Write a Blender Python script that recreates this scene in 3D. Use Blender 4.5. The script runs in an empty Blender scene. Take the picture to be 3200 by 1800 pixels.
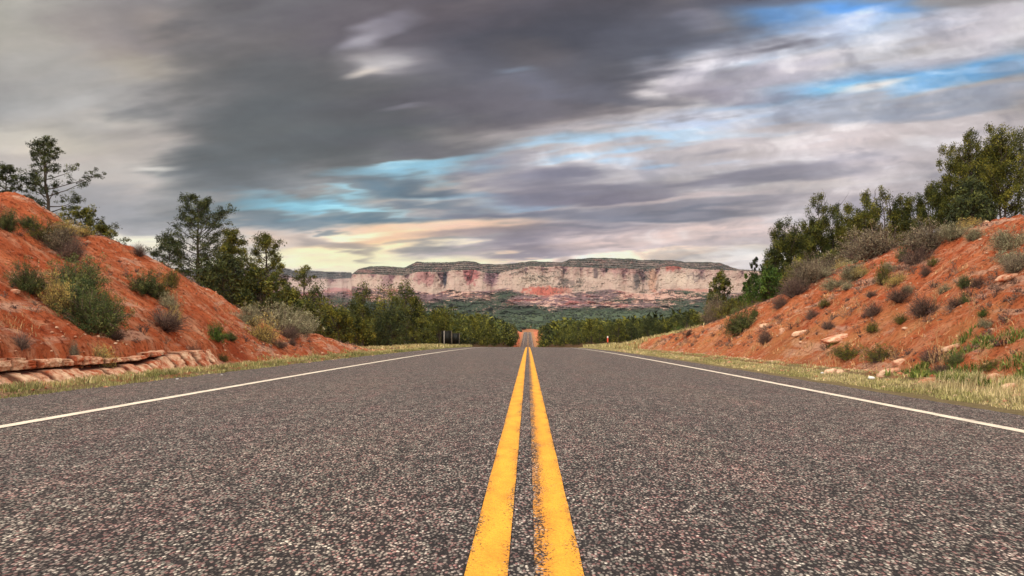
import bpy, math, os
import numpy as np
from mathutils import Vector
R = math.radians
SC = bpy.context.scene
COL = SC.collection
# ------------------------------------------------------------------ camera
CAMH = 0.634                      # a camera held low over the centre line
FPX, VX, VY = 2133.0, 1650.0, 1050.0   # focal length and vanishing point in photo pixels (3200 x 1800)
cam = bpy.data.cameras.new('camera'); camo = bpy.data.objects.new('camera', cam); COL.objects.link(camo)
cam.sensor_width = 36; cam.lens = 24; cam.clip_start = 0.05; cam.clip_end = 60000
cam.shift_x = -(VX - 1600) / 3200; cam.shift_y = (VY - 900) / 3200
camo.location = (0, 0, CAMH); camo.rotation_euler = (R(90), 0, 0)
SC.camera = camo
SC.view_settings.view_transform = 'Standard'; SC.view_settings.look = 'None'
SC.view_settings.exposure = 0.0; SC.view_settings.gamma = 1.0; SC.view_settings.use_curve_mapping = False
SC.cycles.max_bounces = 6; SC.cycles.diffuse_bounces = 3; SC.cycles.volume_bounces = 0
SC.cycles.transparent_max_bounces = 8
# ------------------------------------------------------------------ sky and clouds (world directions, visible from anywhere)
SUN_EL, SUN_AZ = 38.0, 226.0      # soft light from high behind the camera
def lin(c):
    return tuple((v / 255 / 12.92) if v / 255 <= .04045 else ((v / 255 + .055) / 1.055) ** 2.4 for v in c)
world = bpy.data.worlds.new('World'); SC.world = world; world.use_nodes = True
WT = world.node_tree; WT.nodes.clear()
def wn(t, **k):
    n = WT.nodes.new(t)
    for a, b in k.items(): setattr(n, a, b)
    return n
def wl(a, b): WT.links.new(a, b)
def wmath(op, a, b=None, clamp=False):
    n = wn('ShaderNodeMath', operation=op, use_clamp=clamp)
    for i, v in enumerate((a, b)):
        if v is None: continue
        if isinstance(v, (int, float)): n.inputs[i].default_value = v
        else: wl(v, n.inputs[i])
    return n.outputs[0]
def wmix(a, b, f):
    n = wn('ShaderNodeMix', data_type='RGBA')
    for s, v in ((n.inputs[0], f), (n.inputs[6], a), (n.inputs[7], b)):
        if isinstance(v, (int, float)): s.default_value = v
        elif isinstance(v, tuple): s.default_value = (*v, 1)
        else: wl(v, s)
    return n.outputs[2]
def wnoise(vec, scale, detail=5, rough=.55, dist=0.0):
    n = wn('ShaderNodeTexNoise', noise_dimensions='2D'); wl(vec, n.inputs['Vector'])
    n.inputs['Scale'].default_value = scale; n.inputs['Detail'].default_value = detail
    n.inputs['Roughness'].default_value = rough; n.inputs['Distortion'].default_value = dist
    return n
def wcomb(x, y):
    n = wn('ShaderNodeCombineXYZ')
    for i, v in enumerate((x, y)):
        if isinstance(v, (int, float)): n.inputs[i].default_value = v
        else: wl(v, n.inputs[i])
    return n.outputs[0]
tc = wn('ShaderNodeTexCoord')
# overhead and behind the camera: unseen cloud brightened to light the ground, over the clear-sky texture
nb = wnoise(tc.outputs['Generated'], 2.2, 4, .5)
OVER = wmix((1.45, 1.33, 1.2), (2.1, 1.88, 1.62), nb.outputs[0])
sky = wn('ShaderNodeTexSky', sky_type='NISHITA'); sky.sun_disc = False
sky.sun_elevation = R(SUN_EL); sky.sun_rotation = R(SUN_AZ)
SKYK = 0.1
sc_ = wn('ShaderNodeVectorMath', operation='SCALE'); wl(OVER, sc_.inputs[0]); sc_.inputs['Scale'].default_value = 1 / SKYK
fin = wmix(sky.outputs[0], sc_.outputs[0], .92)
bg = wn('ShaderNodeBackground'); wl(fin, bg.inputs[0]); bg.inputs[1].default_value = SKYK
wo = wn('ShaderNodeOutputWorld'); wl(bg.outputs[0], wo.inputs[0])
world.cycles.sampling_method = 'MANUAL'; world.cycles.sample_map_resolution = 256
# sun behind the cloud: weak and very soft
sl = bpy.data.lights.new('sun', 'SUN'); so = bpy.data.objects.new('sun', sl); COL.objects.link(so)
sl.energy = 1.5; sl.angle = R(14); sl.color = (1.0, .93, .84)
sd = Vector((math.sin(R(SUN_AZ)) * math.cos(R(SUN_EL)), math.cos(R(SUN_AZ)) * math.cos(R(SUN_EL)), math.sin(R(SUN_EL))))
so.rotation_euler = sd.to_track_quat('Z', 'Y').to_euler()
# ------------------------------------------------------------------ numpy noise
def _h(ix, iy, s):
    n = (ix.astype(np.int64) * 374761393 + iy.astype(np.int64) * 668265263 + s * 1442695041) & 0xffffffff
    n = ((n ^ (n >> 13)) * 1274126177) & 0xffffffff
    n = ((n ^ (n >> 16)) * 2246822519) & 0xffffffff
    return (n ^ (n >> 15)) & 0xffffffff
def gnoise(x, y, s=0):
    x = np.asarray(x, float); y = np.asarray(y, float)
    ix = np.floor(x); iy = np.floor(y); fx = x - ix; fy = y - iy
    u = fx * fx * fx * (fx * (fx * 6 - 15) + 10); v = fy * fy * fy * (fy * (fy * 6 - 15) + 10)
    def g(a, b, dx, dy):
        an = _h(ix + a, iy + b, s) * (2 * np.pi / 4294967296.0)
        return np.cos(an) * dx + np.sin(an) * dy
    a = g(0, 0, fx, fy); b = g(1, 0, fx - 1, fy); c = g(0, 1, fx, fy - 1); d = g(1, 1, fx - 1, fy - 1)
    return (a + (b - a) * u + ((c + (d - c) * u) - (a + (b - a) * u)) * v) * 1.5      # about -1 .. 1
def fbm(x, y, s=0, o=5, r=.5, l=2.03):
    t = 0; a = 1; n = 0
    for i in range(o):
        t = t + a * gnoise(x, y, s + i * 17); n += a; a *= r; x = np.asarray(x) * l + 3.7; y = np.asarray(y) * l + 1.3
    return t / n * 1.6
def ridged(x, y, s=0, o=5, r=.5, l=2.1):
    t = 0; a = 1; n = 0
    for i in range(o):
        t = t + a * (1 - np.abs(gnoise(x, y, s + i * 31)) * 2); n += a; a *= r; x = np.asarray(x) * l + 5.1; y = np.asarray(y) * l + 2.7
    return t / n
def sstep(x, a, b):
    t = np.clip((np.asarray(x, float) - a) / (b - a), 0, 1); return t * t * (3 - 2 * t)
def linc(c):
    c = np.asarray(c, float) / 255
    return np.where(c <= .04045, c / 12.92, ((c + .055) / 1.055) ** 2.4)
# ------------------------------------------------------------------ clouds ahead: colour of the cloud deck by direction
# banks and gaps: cx, cy, rx, ry on a 2576-wide chart of the directions ahead, colour, strength, rotation
BANKS = [
 (60, 60, 330, 170, (176,173,166), .8, 0), (150, 250, 420, 220, (160,160,160), .7, 0), (360, 100, 300, 100, (148,141,142), .6, 0),
 (480, 75, 120, 44, (190,178,172), .8, 0), (390, 175, 230, 60, (174,168,160), .7, 0), (300, 420, 420, 120, (176,171,168), .6, 0),
 (130, 370, 260, 60, (192,187,178), .6, 0), (305, 300, 120, 25, (188,183,178), .6, 0), (250, 560, 420, 90, (152,153,159), .75, 0),
 (2100, 470, 900, 260, (172,167,172), .9, 0), (2350, 350, 460, 110, (200,191,193), .8, 6), (1750, 300, 560, 80, (196,192,200), .8, 10),
 (1450, 620, 700, 90, (185,172,176), .7, 0),
 (1480, 383, 460, 17, (166,196,220), .8, 5), (2250, 185, 560, 74, (152,184,214), .9, 14), (2400, 165, 280, 60, (98,158,206), .85, 10), (2150, 232, 170, 24, (150,196,226), .9, 12),
 (1960, 50, 230, 60, (110,148,192), .85, -6), (1850, 130, 300, 50, (164,190,218), .8, 15), (2180, 12, 240, 34, (104,150,204), .9, 0), (1620, 165, 120, 26, (160,184,212), .7, 14),
 (1700, 320, 260, 40, (186,198,220), .7, 6), (2450, 100, 280, 56, (176,172,180), .92, 20), (2500, 30, 260, 46, (214,207,212), .85, 10), (2170, 45, 120, 30, (214,210,222), .7, 20),
 (2300, 120, 300, 30, (192,188,194), .7, 16), (2480, 160, 200, 20, (200,206,220), .5, 12), (2400, 200, 260, 30, (120,164,202), .75, 8), (2050, 110, 300, 60, (168,190,216), .6, 14),
 (1800, 155, 420, 44, (216,212,218), .85, 20), (1720, 68, 120, 34, (212,212,228), .85, 8), (1560, 225, 330, 60, (222,214,217), .92, 16), (1400, 300, 360, 50, (217,207,206), .92, 5), (1700, 215, 160, 40, (222,216,220), .7, 20),
 (2060, 150, 240, 34, (210,203,205), .85, 14), (1960, 192, 300, 36, (170,167,178), .8, 8), (2240, 225, 140, 24, (222,214,210), .9, 14), (1490, 355, 200, 18, (216,208,210), .6, 0),
 (1860, 235, 240, 32, (164,160,172), .8, -8), (2350, 268, 460, 24, (146,153,168), .75, 7), (1020, 368, 380, 24, (190,180,182), .6, 6), (1860, 300, 300, 20, (214,210,216), .6, 4),
 (900, 170, 640, 300, (114,113,116), .95, 0), (760, 330, 400, 230, (104,107,110), .95, -14), (740, 130, 330, 170, (118,116,118), .6, 0),
 (1350, 50, 700, 150, (108,103,110), .98, 4), (1300, 190, 400, 110, (108,108,116), .95, -4), (1480, 90, 420, 130, (92,93,102), .9, 6),
 (1180, 280, 520, 56, (112,110,118), .9, -2), (1900, 0, 300, 46, (98,98,108), .9, 10), (1660, 110, 220, 66, (100,101,110), .9, 14), (560, 440, 230, 110, (118,122,125), .85, 30),
 (1000, 385, 330, 30, (112,112,118), .8, -6), (640, 470, 200, 50, (112,117,122), .7, 0), (1480, 240, 280, 22, (116,117,128), .8, -4), (700, 300, 280, 200, (99,103,106), .6, 0), (1330, 150, 120, 60, (122,116,118), .5, 0),
 (985, 160, 130, 50, (158,154,158), .8, 8), (985, 163, 80, 24, (200,195,196), .65, 8), (945, 184, 60, 16, (222,212,204), .7, 8), (960, 95, 80, 24, (168,165,174), .75, 24), (985, 296, 60, 10, (150,148,158), .6, 0),
 (1050, 45, 70, 26, (140,138,148), .6, 25), (395, 440, 60, 13, (200,196,192), .85, -5), (1250, 195, 60, 14, (128,136,148), .6, -5),
 (1000, 434, 290, 17, (150,188,206), .85, 3), (760, 505, 230, 22, (132,176,196), .85, 0), (1180, 480, 190, 18, (176,208,222), .95, 2), (960, 425, 120, 8, (176,208,222), .7, 3),
 (1000, 472, 260, 26, (108,128,142), .88, 0), (1300, 500, 120, 13, (176,208,225), .9, 0), (880, 540, 340, 24, (98,118,130), .9, 0), (1090, 470, 110, 20, (104,116,128), .8, 0), (1080, 508, 190, 16, (112,126,140), .8, 0), 
 (700, 545, 180, 15, (132,142,150), .7, 0), (1240, 530, 240, 20, (112,116,130), .85, 0), (1450, 435, 300, 30, (130,128,140), .8, 0), (900, 515, 200, 8, (158,196,208), .75, -4), (840, 482, 120, 7, (160,200,214), .6, -3),
 (1420, 480, 330, 44, (122,120,134), .9, 0), (1800, 435, 440, 32, (134,132,142), .85, 3), (1840, 395, 260, 14, (176,170,172), .6, 3), (1600, 530, 420, 32, (126,127,138), .85, 2), (2050, 520, 420, 26, (158,153,160), .6, 0),
 (1700, 493, 300, 13, (196,184,184), .75, 3), (2000, 460, 330, 22, (200,192,190), .6, 0), (1680, 545, 200, 14, (112,116,128), .6, 3),
 (1720, 592, 480, 34, (214,196,192), .88, 2), (1150, 662, 640, 32, (238,228,198), .92, 0), (860, 652, 300, 40, (236,228,196), .9, 0), (640, 600, 230, 24, (200,194,188), .7, 0), (370, 612, 120, 17, (224,219,202), .85, 0), (690, 590, 110, 24, (222,200,186), .7, -10),
 (1010, 577, 270, 34, (232,200,172), .95, 3), (980, 612, 240, 30, (236,203,170), .9, 4), (1150, 573, 240, 18, (216,188,174), .8, 0), (850, 590, 90, 14, (238,228,200), .9, 0),
 (1200, 603, 280, 18, (178,162,158), .9, 0), (1110, 622, 200, 10, (152,151,152), .85, 2), (1440, 578, 280, 16, (124,123,133), .85, 0), (1400, 600, 300, 16, (140,134,142), .9, 0), (1350, 624, 150, 18, (134,129,139), .85, 0),
 (1560, 643, 380, 12, (238,218,198), .9, 0), (1330, 642, 110, 10, (236,206,182), .8, 0), (1780, 628, 260, 15, (188,178,181), .8, 0), (1900, 655, 330, 13, (224,216,209), .8, 0),
 (790, 578, 60, 5, (126,134,140), .85, 0), (800, 612, 150, 20, (158,150,148), .95, -14), (880, 645, 110, 10, (162,153,148), .9, -8), (1420, 643, 40, 16, (140,132,138), .6, 0),
]
def cloud_colour(U, V):
    Vp = np.maximum(V, 0) + .13; px = U / Vp; py = 1 / Vp
    dl = math.hypot(3.2, 1); dx, dy = -3.2 / dl, 1 / dl
    S = px * dx + py * dy; T = -px * dy + py * dx
    k = 1 / (1 + .10 * py * py)                      # quieter where the deck is far away
    wu = (fbm(S * .5, T * 1.5, 11, 4, .5) * .055 + fbm(U * 5, V * 14, 12, 3) * .02) * (k + .2)
    wv = (fbm(S * .55, T * 1.6, 21, 4, .55) * .034 + fbm(S * 1.5, T * 4.5, 23, 4, .6) * .020) * (k + .2) + fbm(U * 2.2, V * 22, 27, 4, .55) * .008
    u = U + wu; v = V + wv
    wob = fbm(S * .8, T * 3.2, 51, 5, .62) * .42 * (.45 + k) + fbm(U * 9, V * 30, 57, 4, .6) * .12
    t = sstep(V, .05, .5)[..., None]
    c = np.array((200, 192, 188.)) * (1 - t) + np.array((148, 145, 147.)) * t
    s = 1.2422 / FPX
    for cx, cy, rx, ry, rgb, kk, rot in BANKS:
        a = u - (cx * 1.2422 - VX) / FPX; b = v - (VY - cy * 1.2422) / FPX; r = math.radians(rot)
        p = (a * math.cos(r) + b * math.sin(r)) / (rx * s); q = (-a * math.sin(r) + b * math.cos(r)) / (ry * s)
        d = np.sqrt(p * p + q * q)
        m = sstep(-d * (1 + wob), -1.3, -.15) * kk
        c = c + (np.array(rgb, float) - c) * m[..., None]
    st = fbm(S * 1.3, T * 2.6, 31, 6, .58) * .13 + fbm(U * 5 + wu * 4, V * 13 + wv * 6, 37, 6, .62) * .13
    st = st * (.72 + .28 * sstep(U, -.45, .1)) * (.75 + .25 * sstep(V, .02, .2))
    lum = c.mean(-1); lt = sstep(lum, 135, 185); bil = fbm(U * 9 + wu * 7, V * 22 + wv * 10, 39, 5, .6)          # small bright tufts on the right side of the deck
    wk = sstep(U + V * .9, -.05, .3) * sstep(bil, .0, .7) * .42 * lt; c = c + (np.array((232., 228, 230)) - c) * wk[..., None]
    dk = sstep(-bil, .05, .7) * .30 * (.35 + .65 * lt) * sstep(U, -.3, .2); c = c + (np.array((112., 112, 124)) - c) * dk[..., None]
    sv = fbm(S * .8, T * 3, 41, 4, .55)
    c = 150 + (c - 148) * 1.33; g = c.mean(-1, keepdims=True); c = (g + (c - g) * 1.12) * np.array((1.0, 1.003, .992))
    c = c * (1 + st)[..., None] * np.stack([1 + .022 * sv, 1 + 0 * sv, 1 - .022 * sv], -1)
    return linc(np.clip(c, 10, 250))
# ------------------------------------------------------------------ helpers
def link(o, parent=None):
    COL.objects.link(o)
    if parent: o.parent = parent
    return o
def mesh(name, V_, F_, mat=None, cols=None, smooth=False, uv=None):
    """vertices (n,3), faces (m,3) or (m,4) -> mesh datablock"""
    me = bpy.data.meshes.new(name); V_ = np.asarray(V_, np.float32); F_ = np.asarray(F_, np.int32); k = F_.shape[1]
    me.vertices.add(len(V_)); me.vertices.foreach_set('co', V_.ravel())
    me.loops.add(F_.size); me.loops.foreach_set('vertex_index', F_.ravel())
    me.polygons.add(len(F_)); me.polygons.foreach_set('loop_start', np.arange(len(F_), dtype=np.int32) * k)
    me.polygons.foreach_set('loop_total', np.full(len(F_), k, np.int32))
    if smooth: me.polygons.foreach_set('use_smooth', np.ones(len(F_), bool))
    if cols is not None:
        a = me.color_attributes.new('tint', 'FLOAT_COLOR', 'POINT')
        c = np.ones((len(V_), 4), np.float32); c[:, :np.shape(cols)[1]] = cols; a.data.foreach_set('color', c.ravel())
    me.update(); me.validate()
    if mat: me.materials.append(mat)
    return me
def obj(name, me, parent=None, loc=(0, 0, 0)):
    o = bpy.data.objects.new(name, me); o.location = loc; return link(o, parent)
def tag(o, label=None, cat=None, group=None, kind=None):
    if label: o['label'] = label
    if cat: o['category'] = cat
    if group: o['group'] = group
    if kind: o['kind'] = kind
    return o
def empty(name, loc=(0, 0, 0)):
    o = bpy.data.objects.new(name, None); o.empty_display_size = .1; o.location = loc; return link(o)
def copy_tree(o, parent=None):
    c = o.copy(); COL.objects.link(c)
    if parent: c.parent = parent
    for ch in list(o.children): copy_tree(ch, c)
    return c
def gridf(nx, ny):
    i = np.arange(nx * ny).reshape(ny, nx)
    return np.stack([i[:-1, :-1], i[:-1, 1:], i[1:, 1:], i[1:, :-1]], -1).reshape(-1, 4)
# ------------------------------------------------------------------ materials
class MB:
    def __init__(s, name, rough=.85, spec=.2):
        s.m = bpy.data.materials.new(name); s.m.use_nodes = True; s.t = s.m.node_tree
        s.b = s.t.nodes['Principled BSDF']; s.b.inputs['Roughness'].default_value = rough
        s.b.inputs['Specular IOR Level'].default_value = spec
        s.geo = s.n('ShaderNodeNewGeometry')
    def n(s, t, **k):
        n = s.t.nodes.new(t)
        for a, b in k.items(): setattr(n, a, b)
        return n
    def put(s, sock, v):
        if isinstance(v, (int, float)): sock.default_value = v
        elif isinstance(v, tuple): sock.default_value = (*v, 1) if sock.type == 'RGBA' else v
        else: s.t.links.new(v, sock)
    def scale(s, sx, sy, sz, src=None):
        m = s.n('ShaderNodeMapping'); s.put(m.inputs[0], src or s.geo.outputs['Position']); m.inputs['Scale'].default_value = (sx, sy, sz); return m.outputs[0]
    def noise(s, vec, sc, det=4, r=.55, dist=0, col=False):
        n = s.n('ShaderNodeTexNoise'); s.put(n.inputs['Vector'], vec if vec else s.geo.outputs['Position']); n.inputs['Scale'].default_value = sc
        n.inputs['Detail'].default_value = det; n.inputs['Roughness'].default_value = r; n.inputs['Distortion'].default_value = dist
        return n.outputs['Color' if col else 0]
    def vor(s, vec, sc, feat='F1', out='Distance', rand=1):
        n = s.n('ShaderNodeTexVoronoi', feature=feat); s.put(n.inputs['Vector'], vec if vec else s.geo.outputs['Position']); n.inputs['Scale'].default_value = sc
        n.inputs['Randomness'].default_value = rand; return n.outputs[out]
    def rng(s, v, a, b, c=0., d=1., smooth=False):
        n = s.n('ShaderNodeMapRange'); n.interpolation_type = 'SMOOTHSTEP' if smooth else 'LINEAR'
        for i, x in enumerate((v, a, b, c, d)): s.put(n.inputs[i], x)
        return n.outputs[0]
    def mix(s, a, b, f, mode='MIX'):
        n = s.n('ShaderNodeMix', data_type='RGBA', blend_type=mode); s.put(n.inputs[0], f); s.put(n.inputs[6], a); s.put(n.inputs[7], b); return n.outputs[2]
    def math(s, op, a, b=0., clamp=False):
        n = s.n('ShaderNodeMath', operation=op, use_clamp=clamp); s.put(n.inputs[0], a); s.put(n.inputs[1], b); return n.outputs[0]
    def sepc(s, c, i):
        n = s.n('ShaderNodeSeparateColor'); s.put(n.inputs[0], c); return n.outputs[i]
    def attr(s, name='tint'):
        n = s.n('ShaderNodeAttribute'); n.attribute_name = name; return n
    def bump(s, h, strength=.5, dist=.02):
        n = s.n('ShaderNodeBump'); s.put(n.inputs['Height'], h); n.inputs['Strength'].default_value = strength; n.inputs['Distance'].default_value = dist
        s.put(s.b.inputs['Normal'], n.outputs[0])
    def col(s, c): s.put(s.b.inputs['Base Color'], c); return s.m
def leafmat(name, a, b, c, rough=.7):
    """foliage: colour per leaf (tint.r picks the shade, tint.g the lightness)"""
    m = MB(name, rough, .25); at = m.attr()
    r = m.sepc(at.outputs['Color'], 0); g = m.sepc(at.outputs['Color'], 1)
    k = m.mix(m.mix(a, b, m.rng(r, 0., .6)), c, m.rng(r, .6, 1.))
    big = m.rng(m.noise(None, 1.3, 2), .3, .7, .75, 1.25)
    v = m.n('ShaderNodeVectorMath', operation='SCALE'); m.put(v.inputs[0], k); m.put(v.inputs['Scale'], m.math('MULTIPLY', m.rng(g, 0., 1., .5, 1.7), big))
    m.col(v.outputs[0]); return m.m
BARK = MB('bark', .9, .1); BARK.col(BARK.mix((.045, .035, .028), (.13, .105, .085), BARK.noise(BARK.scale(6, 6, 1.5), 6, 4))); BARK = BARK.m
DEADWOOD = MB('dead_wood', .9, .1); DEADWOOD.col(DEADWOOD.mix((.16, .13, .11), (.30, .26, .22), DEADWOOD.noise(None, 5, 3))); DEADWOOD = DEADWOOD.m
L_PINE = leafmat('pine_needles', (.020, .030, .012), (.045, .058, .016), (.085, .095, .022))
L_OLIVE = leafmat('olive_juniper_leaf', (.030, .038, .008), (.085, .092, .012), (.21, .19, .026))
L_JUN = leafmat('juniper_leaf', (.018, .028, .008), (.060, .072, .012), (.15, .145, .022))
L_BRIGHT = leafmat('bright_leaf', (.024, .055, .010), (.05, .095, .012), (.10, .155, .022))
L_SAGE = leafmat('sage_leaf', (.12, .115, .065), (.24, .23, .13), (.42, .39, .24))
L_GREY = leafmat('grey_twig_leaf', (.10, .085, .06), (.20, .17, .11), (.32, .27, .17))
L_DRY = leafmat('dry_twig', (.09, .05, .045), (.17, .105, .08), (.27, .18, .12))
L_GREENB = leafmat('green_bush_leaf', (.025, .045, .014), (.065, .085, .022), (.14, .15, .045))
L_YEL = leafmat('yellow_tip_leaf', (.13, .095, .04), (.28, .22, .07), (.50, .38, .11))
S_TWIG = leafmat('purple_twig', (.05, .03, .03), (.10, .065, .055), (.20, .14, .10))
S_PALE = leafmat('pale_stalk', (.34, .18, .08), (.48, .28, .13), (.58, .38, .20))
L_GRASS = leafmat('verge_grass', (.15, .17, .05), (.38, .33, .14), (.60, .48, .28))
L_WEED = leafmat('green_weed', (.06, .10, .02), (.13, .17, .03), (.30, .29, .09))
# ------------------------------------------------------------------ sky: the cloud deck ahead, 30 km out
def build_sky():
    u = np.concatenate([-np.geomspace(8, .86, 40)[:-1], np.linspace(-.85, .85, 620), np.geomspace(.86, 8, 40)[1:]])
    v = np.concatenate([[-.3, -.12, -.05], np.linspace(-.02, .56, 330), np.geomspace(.565, 5, 36)])
    U_, V_ = np.meshgrid(u, v)
    c = cloud_colour(np.clip(U_, -1.4, 1.4), np.clip(V_, 0, 1.2))
    up = sstep(V_, .52, 1.3)[..., None]; c = c * (1 - up) + np.array((1.2, 1.12, 1.02)) * up
    al = 1 - np.maximum(sstep(V_, .9, 3.5), sstep(np.abs(U_), 2.0, 6.5))
    d = np.stack([U_, np.ones_like(U_), V_], -1); d /= np.linalg.norm(d, axis=-1, keepdims=True)
    P = d.reshape(-1, 3) * 30000
    m = bpy.data.materials.new('sky'); m.use_nodes = True; t = m.node_tree; t.nodes.clear()
    a = t.nodes.new('ShaderNodeAttribute'); a.attribute_name = 'tint'
    e = t.nodes.new('ShaderNodeEmission'); tr = t.nodes.new('ShaderNodeBsdfTransparent'); mx = t.nodes.new('ShaderNodeMixShader'); o = t.nodes.new('ShaderNodeOutputMaterial')
    t.links.new(a.outputs['Color'], e.inputs[0]); t.links.new(a.outputs['Alpha'], mx.inputs[0])
    t.links.new(tr.outputs[0], mx.inputs[1]); t.links.new(e.outputs[0], mx.inputs[2]); t.links.new(mx.outputs[0], o.inputs[0])
    m.cycles.emission_sampling = 'NONE'
    me = mesh('sky', P, gridf(len(u), len(v)), m, np.concatenate([c, al[..., None]], -1).reshape(-1, 4), smooth=True)
    tag(obj('sky', me), 'overcast evening sky with a dark cloud bank and blue gaps', kind='structure')
build_sky()
# ------------------------------------------------------------------ lie of the land
XF, BS = 5.6, .70                 # foot of the cut banks from the centre line, and their slope
_ry = np.array([110., 250, 360, 465, 873, 960, 1100]); _rz = np.array([-1.433, -5.3, -7.8, -6.95, 5.0, 6.0, 8.]); _rs = np.array([-.029, -.026, -.012, .022, .022, .004, .03])
def road_z(Y):
    Y = np.asarray(Y, float)
    near = .003 * Y - 1.457e-4 * np.maximum(Y, 0) ** 2
    i = np.clip(np.searchsorted(_ry, Y) - 1, 0, len(_ry) - 2); h = _ry[i + 1] - _ry[i]; t = np.clip((Y - _ry[i]) / h, 0, 1)
    far = (2*t**3 - 3*t*t + 1) * _rz[i] + (t**3 - 2*t*t + t) * h * _rs[i] + (3*t*t - 2*t**3) * _rz[i+1] + (t**3 - t*t) * h * _rs[i+1]
    return np.where(Y < 110, near, far)
def chart(pts, sgn): 
    p = np.array(pts, float); a = sgn * (p[:, 0] * 1.2422 - VX) / FPX; b = (VY - p[:, 1] * 1.2422) / FPX; k = np.argsort(a); return a[k], b[k]
LA, LB = chart([(0,493),(45,497),(85,512),(150,560),(190,596),(215,602),(250,600),(300,617),(370,652),(430,684),(500,722),(560,748),(590,772),(640,800),(760,838),(850,862),(930,880)], -1)
RA, RB = chart([(2576,545),(2500,560),(2400,590),(2300,615),(2200,650),(2100,690),(2000,735),(1900,770),(1800,810),(1700,840),(1600,862),(1540,874)], 1)
def plain(Y): return np.interp(Y, [-400, 0, 60, 150, 300, 465, 873, 960, 1200, 2000, 2700, 3600, 9000], [0, 0, -.3, -.4, 1.8, 4.2, 8.2, 9, 15, 40, 76, 130, 380])
def smin(a, b, k):
    h = np.clip(.5 + .5 * (b - a) / k, 0, 1); return b + (a - b) * h - k * h * (1 - h)
def land(X, Y, fine=True):
    """ground height and bank weight"""
    X = np.asarray(X, float); Y = np.asarray(Y, float); A = np.abs(X); left = X < 0
    rz = road_z(Y)
    w1 = np.interp(Y, [0, 300, 465, 873, 960], [5.4, 6.5, 6.5, 9, 9]); w2 = np.interp(Y, [0, 300, 465, 873, 960], [8, 10, 11, 19, 19])
    G = plain(Y) + fbm(X * .012, Y * .012, 5, 4) * np.interp(Y, [0, 60, 200, 900, 3000], [.0, .3, 1.2, 3, 12]) + np.where(Y > 900, fbm(X * .0012, Y * .0012, 7, 4) * np.interp(Y, [900, 2500], [0, 22]), 0)
    t = sstep(A, w1, w2); t = np.where(Y > 960, 1, t)
    base = rz + (G - rz) * t
    base = base - np.where(A < 5.3, .05, 0.0) * (Y < 960) + (sstep(A, 4.4, 5.8) * .06) * (1 - t)
    # cut banks
    Yp = np.maximum(Y, .4); a = A / Yp
    bl = np.where(a > LA[-1], LB[-1] / LA[-1] * a, np.interp(a, LA, LB)); br = np.where(a > RA[-1], RB[-1] / RA[-1] * a, np.interp(a, RA, RB))
    bc = np.where(left, bl, br)
    Yc = (CAMH + BS * XF) / np.maximum(BS * a - bc, .02); zc = CAMH + Yc * bc
    d = np.maximum(Yp - Yc, 0)
    top = zc + (bc - .010) * 60 * (1 - np.exp(-d / 60))
    top = np.where(a > np.where(left, LA[-1], RA[-1]), np.where(left, 3.4, 2.95) + .06 * np.maximum(A - 10, 0), top)
    slope = BS * (A - XF) + .02
    zb = smin(slope, top, .22)
    led = sstep(A, 6.0, 6.25) * .12 * (1 - sstep(Y, 10.5, 15)) * left * (1 - sstep(A, 6.3, 8.5))
    zb = zb + led * 1.0 - .26 * sstep(A, 5.5, 5.75) * (1 - sstep(A, 6.0, 6.16)) * (1 - sstep(Y, 12, 15)) * left
    fade = sstep(Y, 55, 120); zb = zb * (1 - fade) + base * fade
    w = sstep(zb - base, .0, .5) * (1 - fade)
    z = np.maximum(base, zb)
    n = fbm(X * .35, Y * .35, 61, 4) * .10 + (ridged(Y * .8 + fbm(X * .5, Y * .5, 3, 2) * .5, X * .22, 63, 4, .55) - .55) * .10
    z = z + n * w * 1.15
    if fine:
        f = fbm(X * 2.4, Y * 2.4, 71, 5, .62) * .050 + (ridged(Y * 3.2 + X * .4, X * 1.3, 73, 5, .62) - .5) * .075 + np.abs(fbm(X * 7, Y * 4.5, 77, 3, .6)) * .045
        z = z + f * w + np.where(A > 5.0, fbm(X * 5, Y * 5, 75, 3) * .012, 0) * (Y < 80)
    return z, w
def gz(x, y): return float(land(np.array([x]), np.array([y]))[0][0])
def hit(px, py):
    """first ground point along the line of sight through a spot on the chart of directions (3200 x 1800)"""
    a = (px - VX) / FPX; b = (VY - py) / FPX; Y = np.concatenate([np.arange(3, 60, .04), np.arange(60, 400, 1.)])
    z, _ = land(a * Y, Y, False); k = np.argmax(CAMH + b * Y <= z) if (CAMH + b * Y <= z).any() else len(Y) - 1
    return a * Y[k], Y[k]
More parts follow.
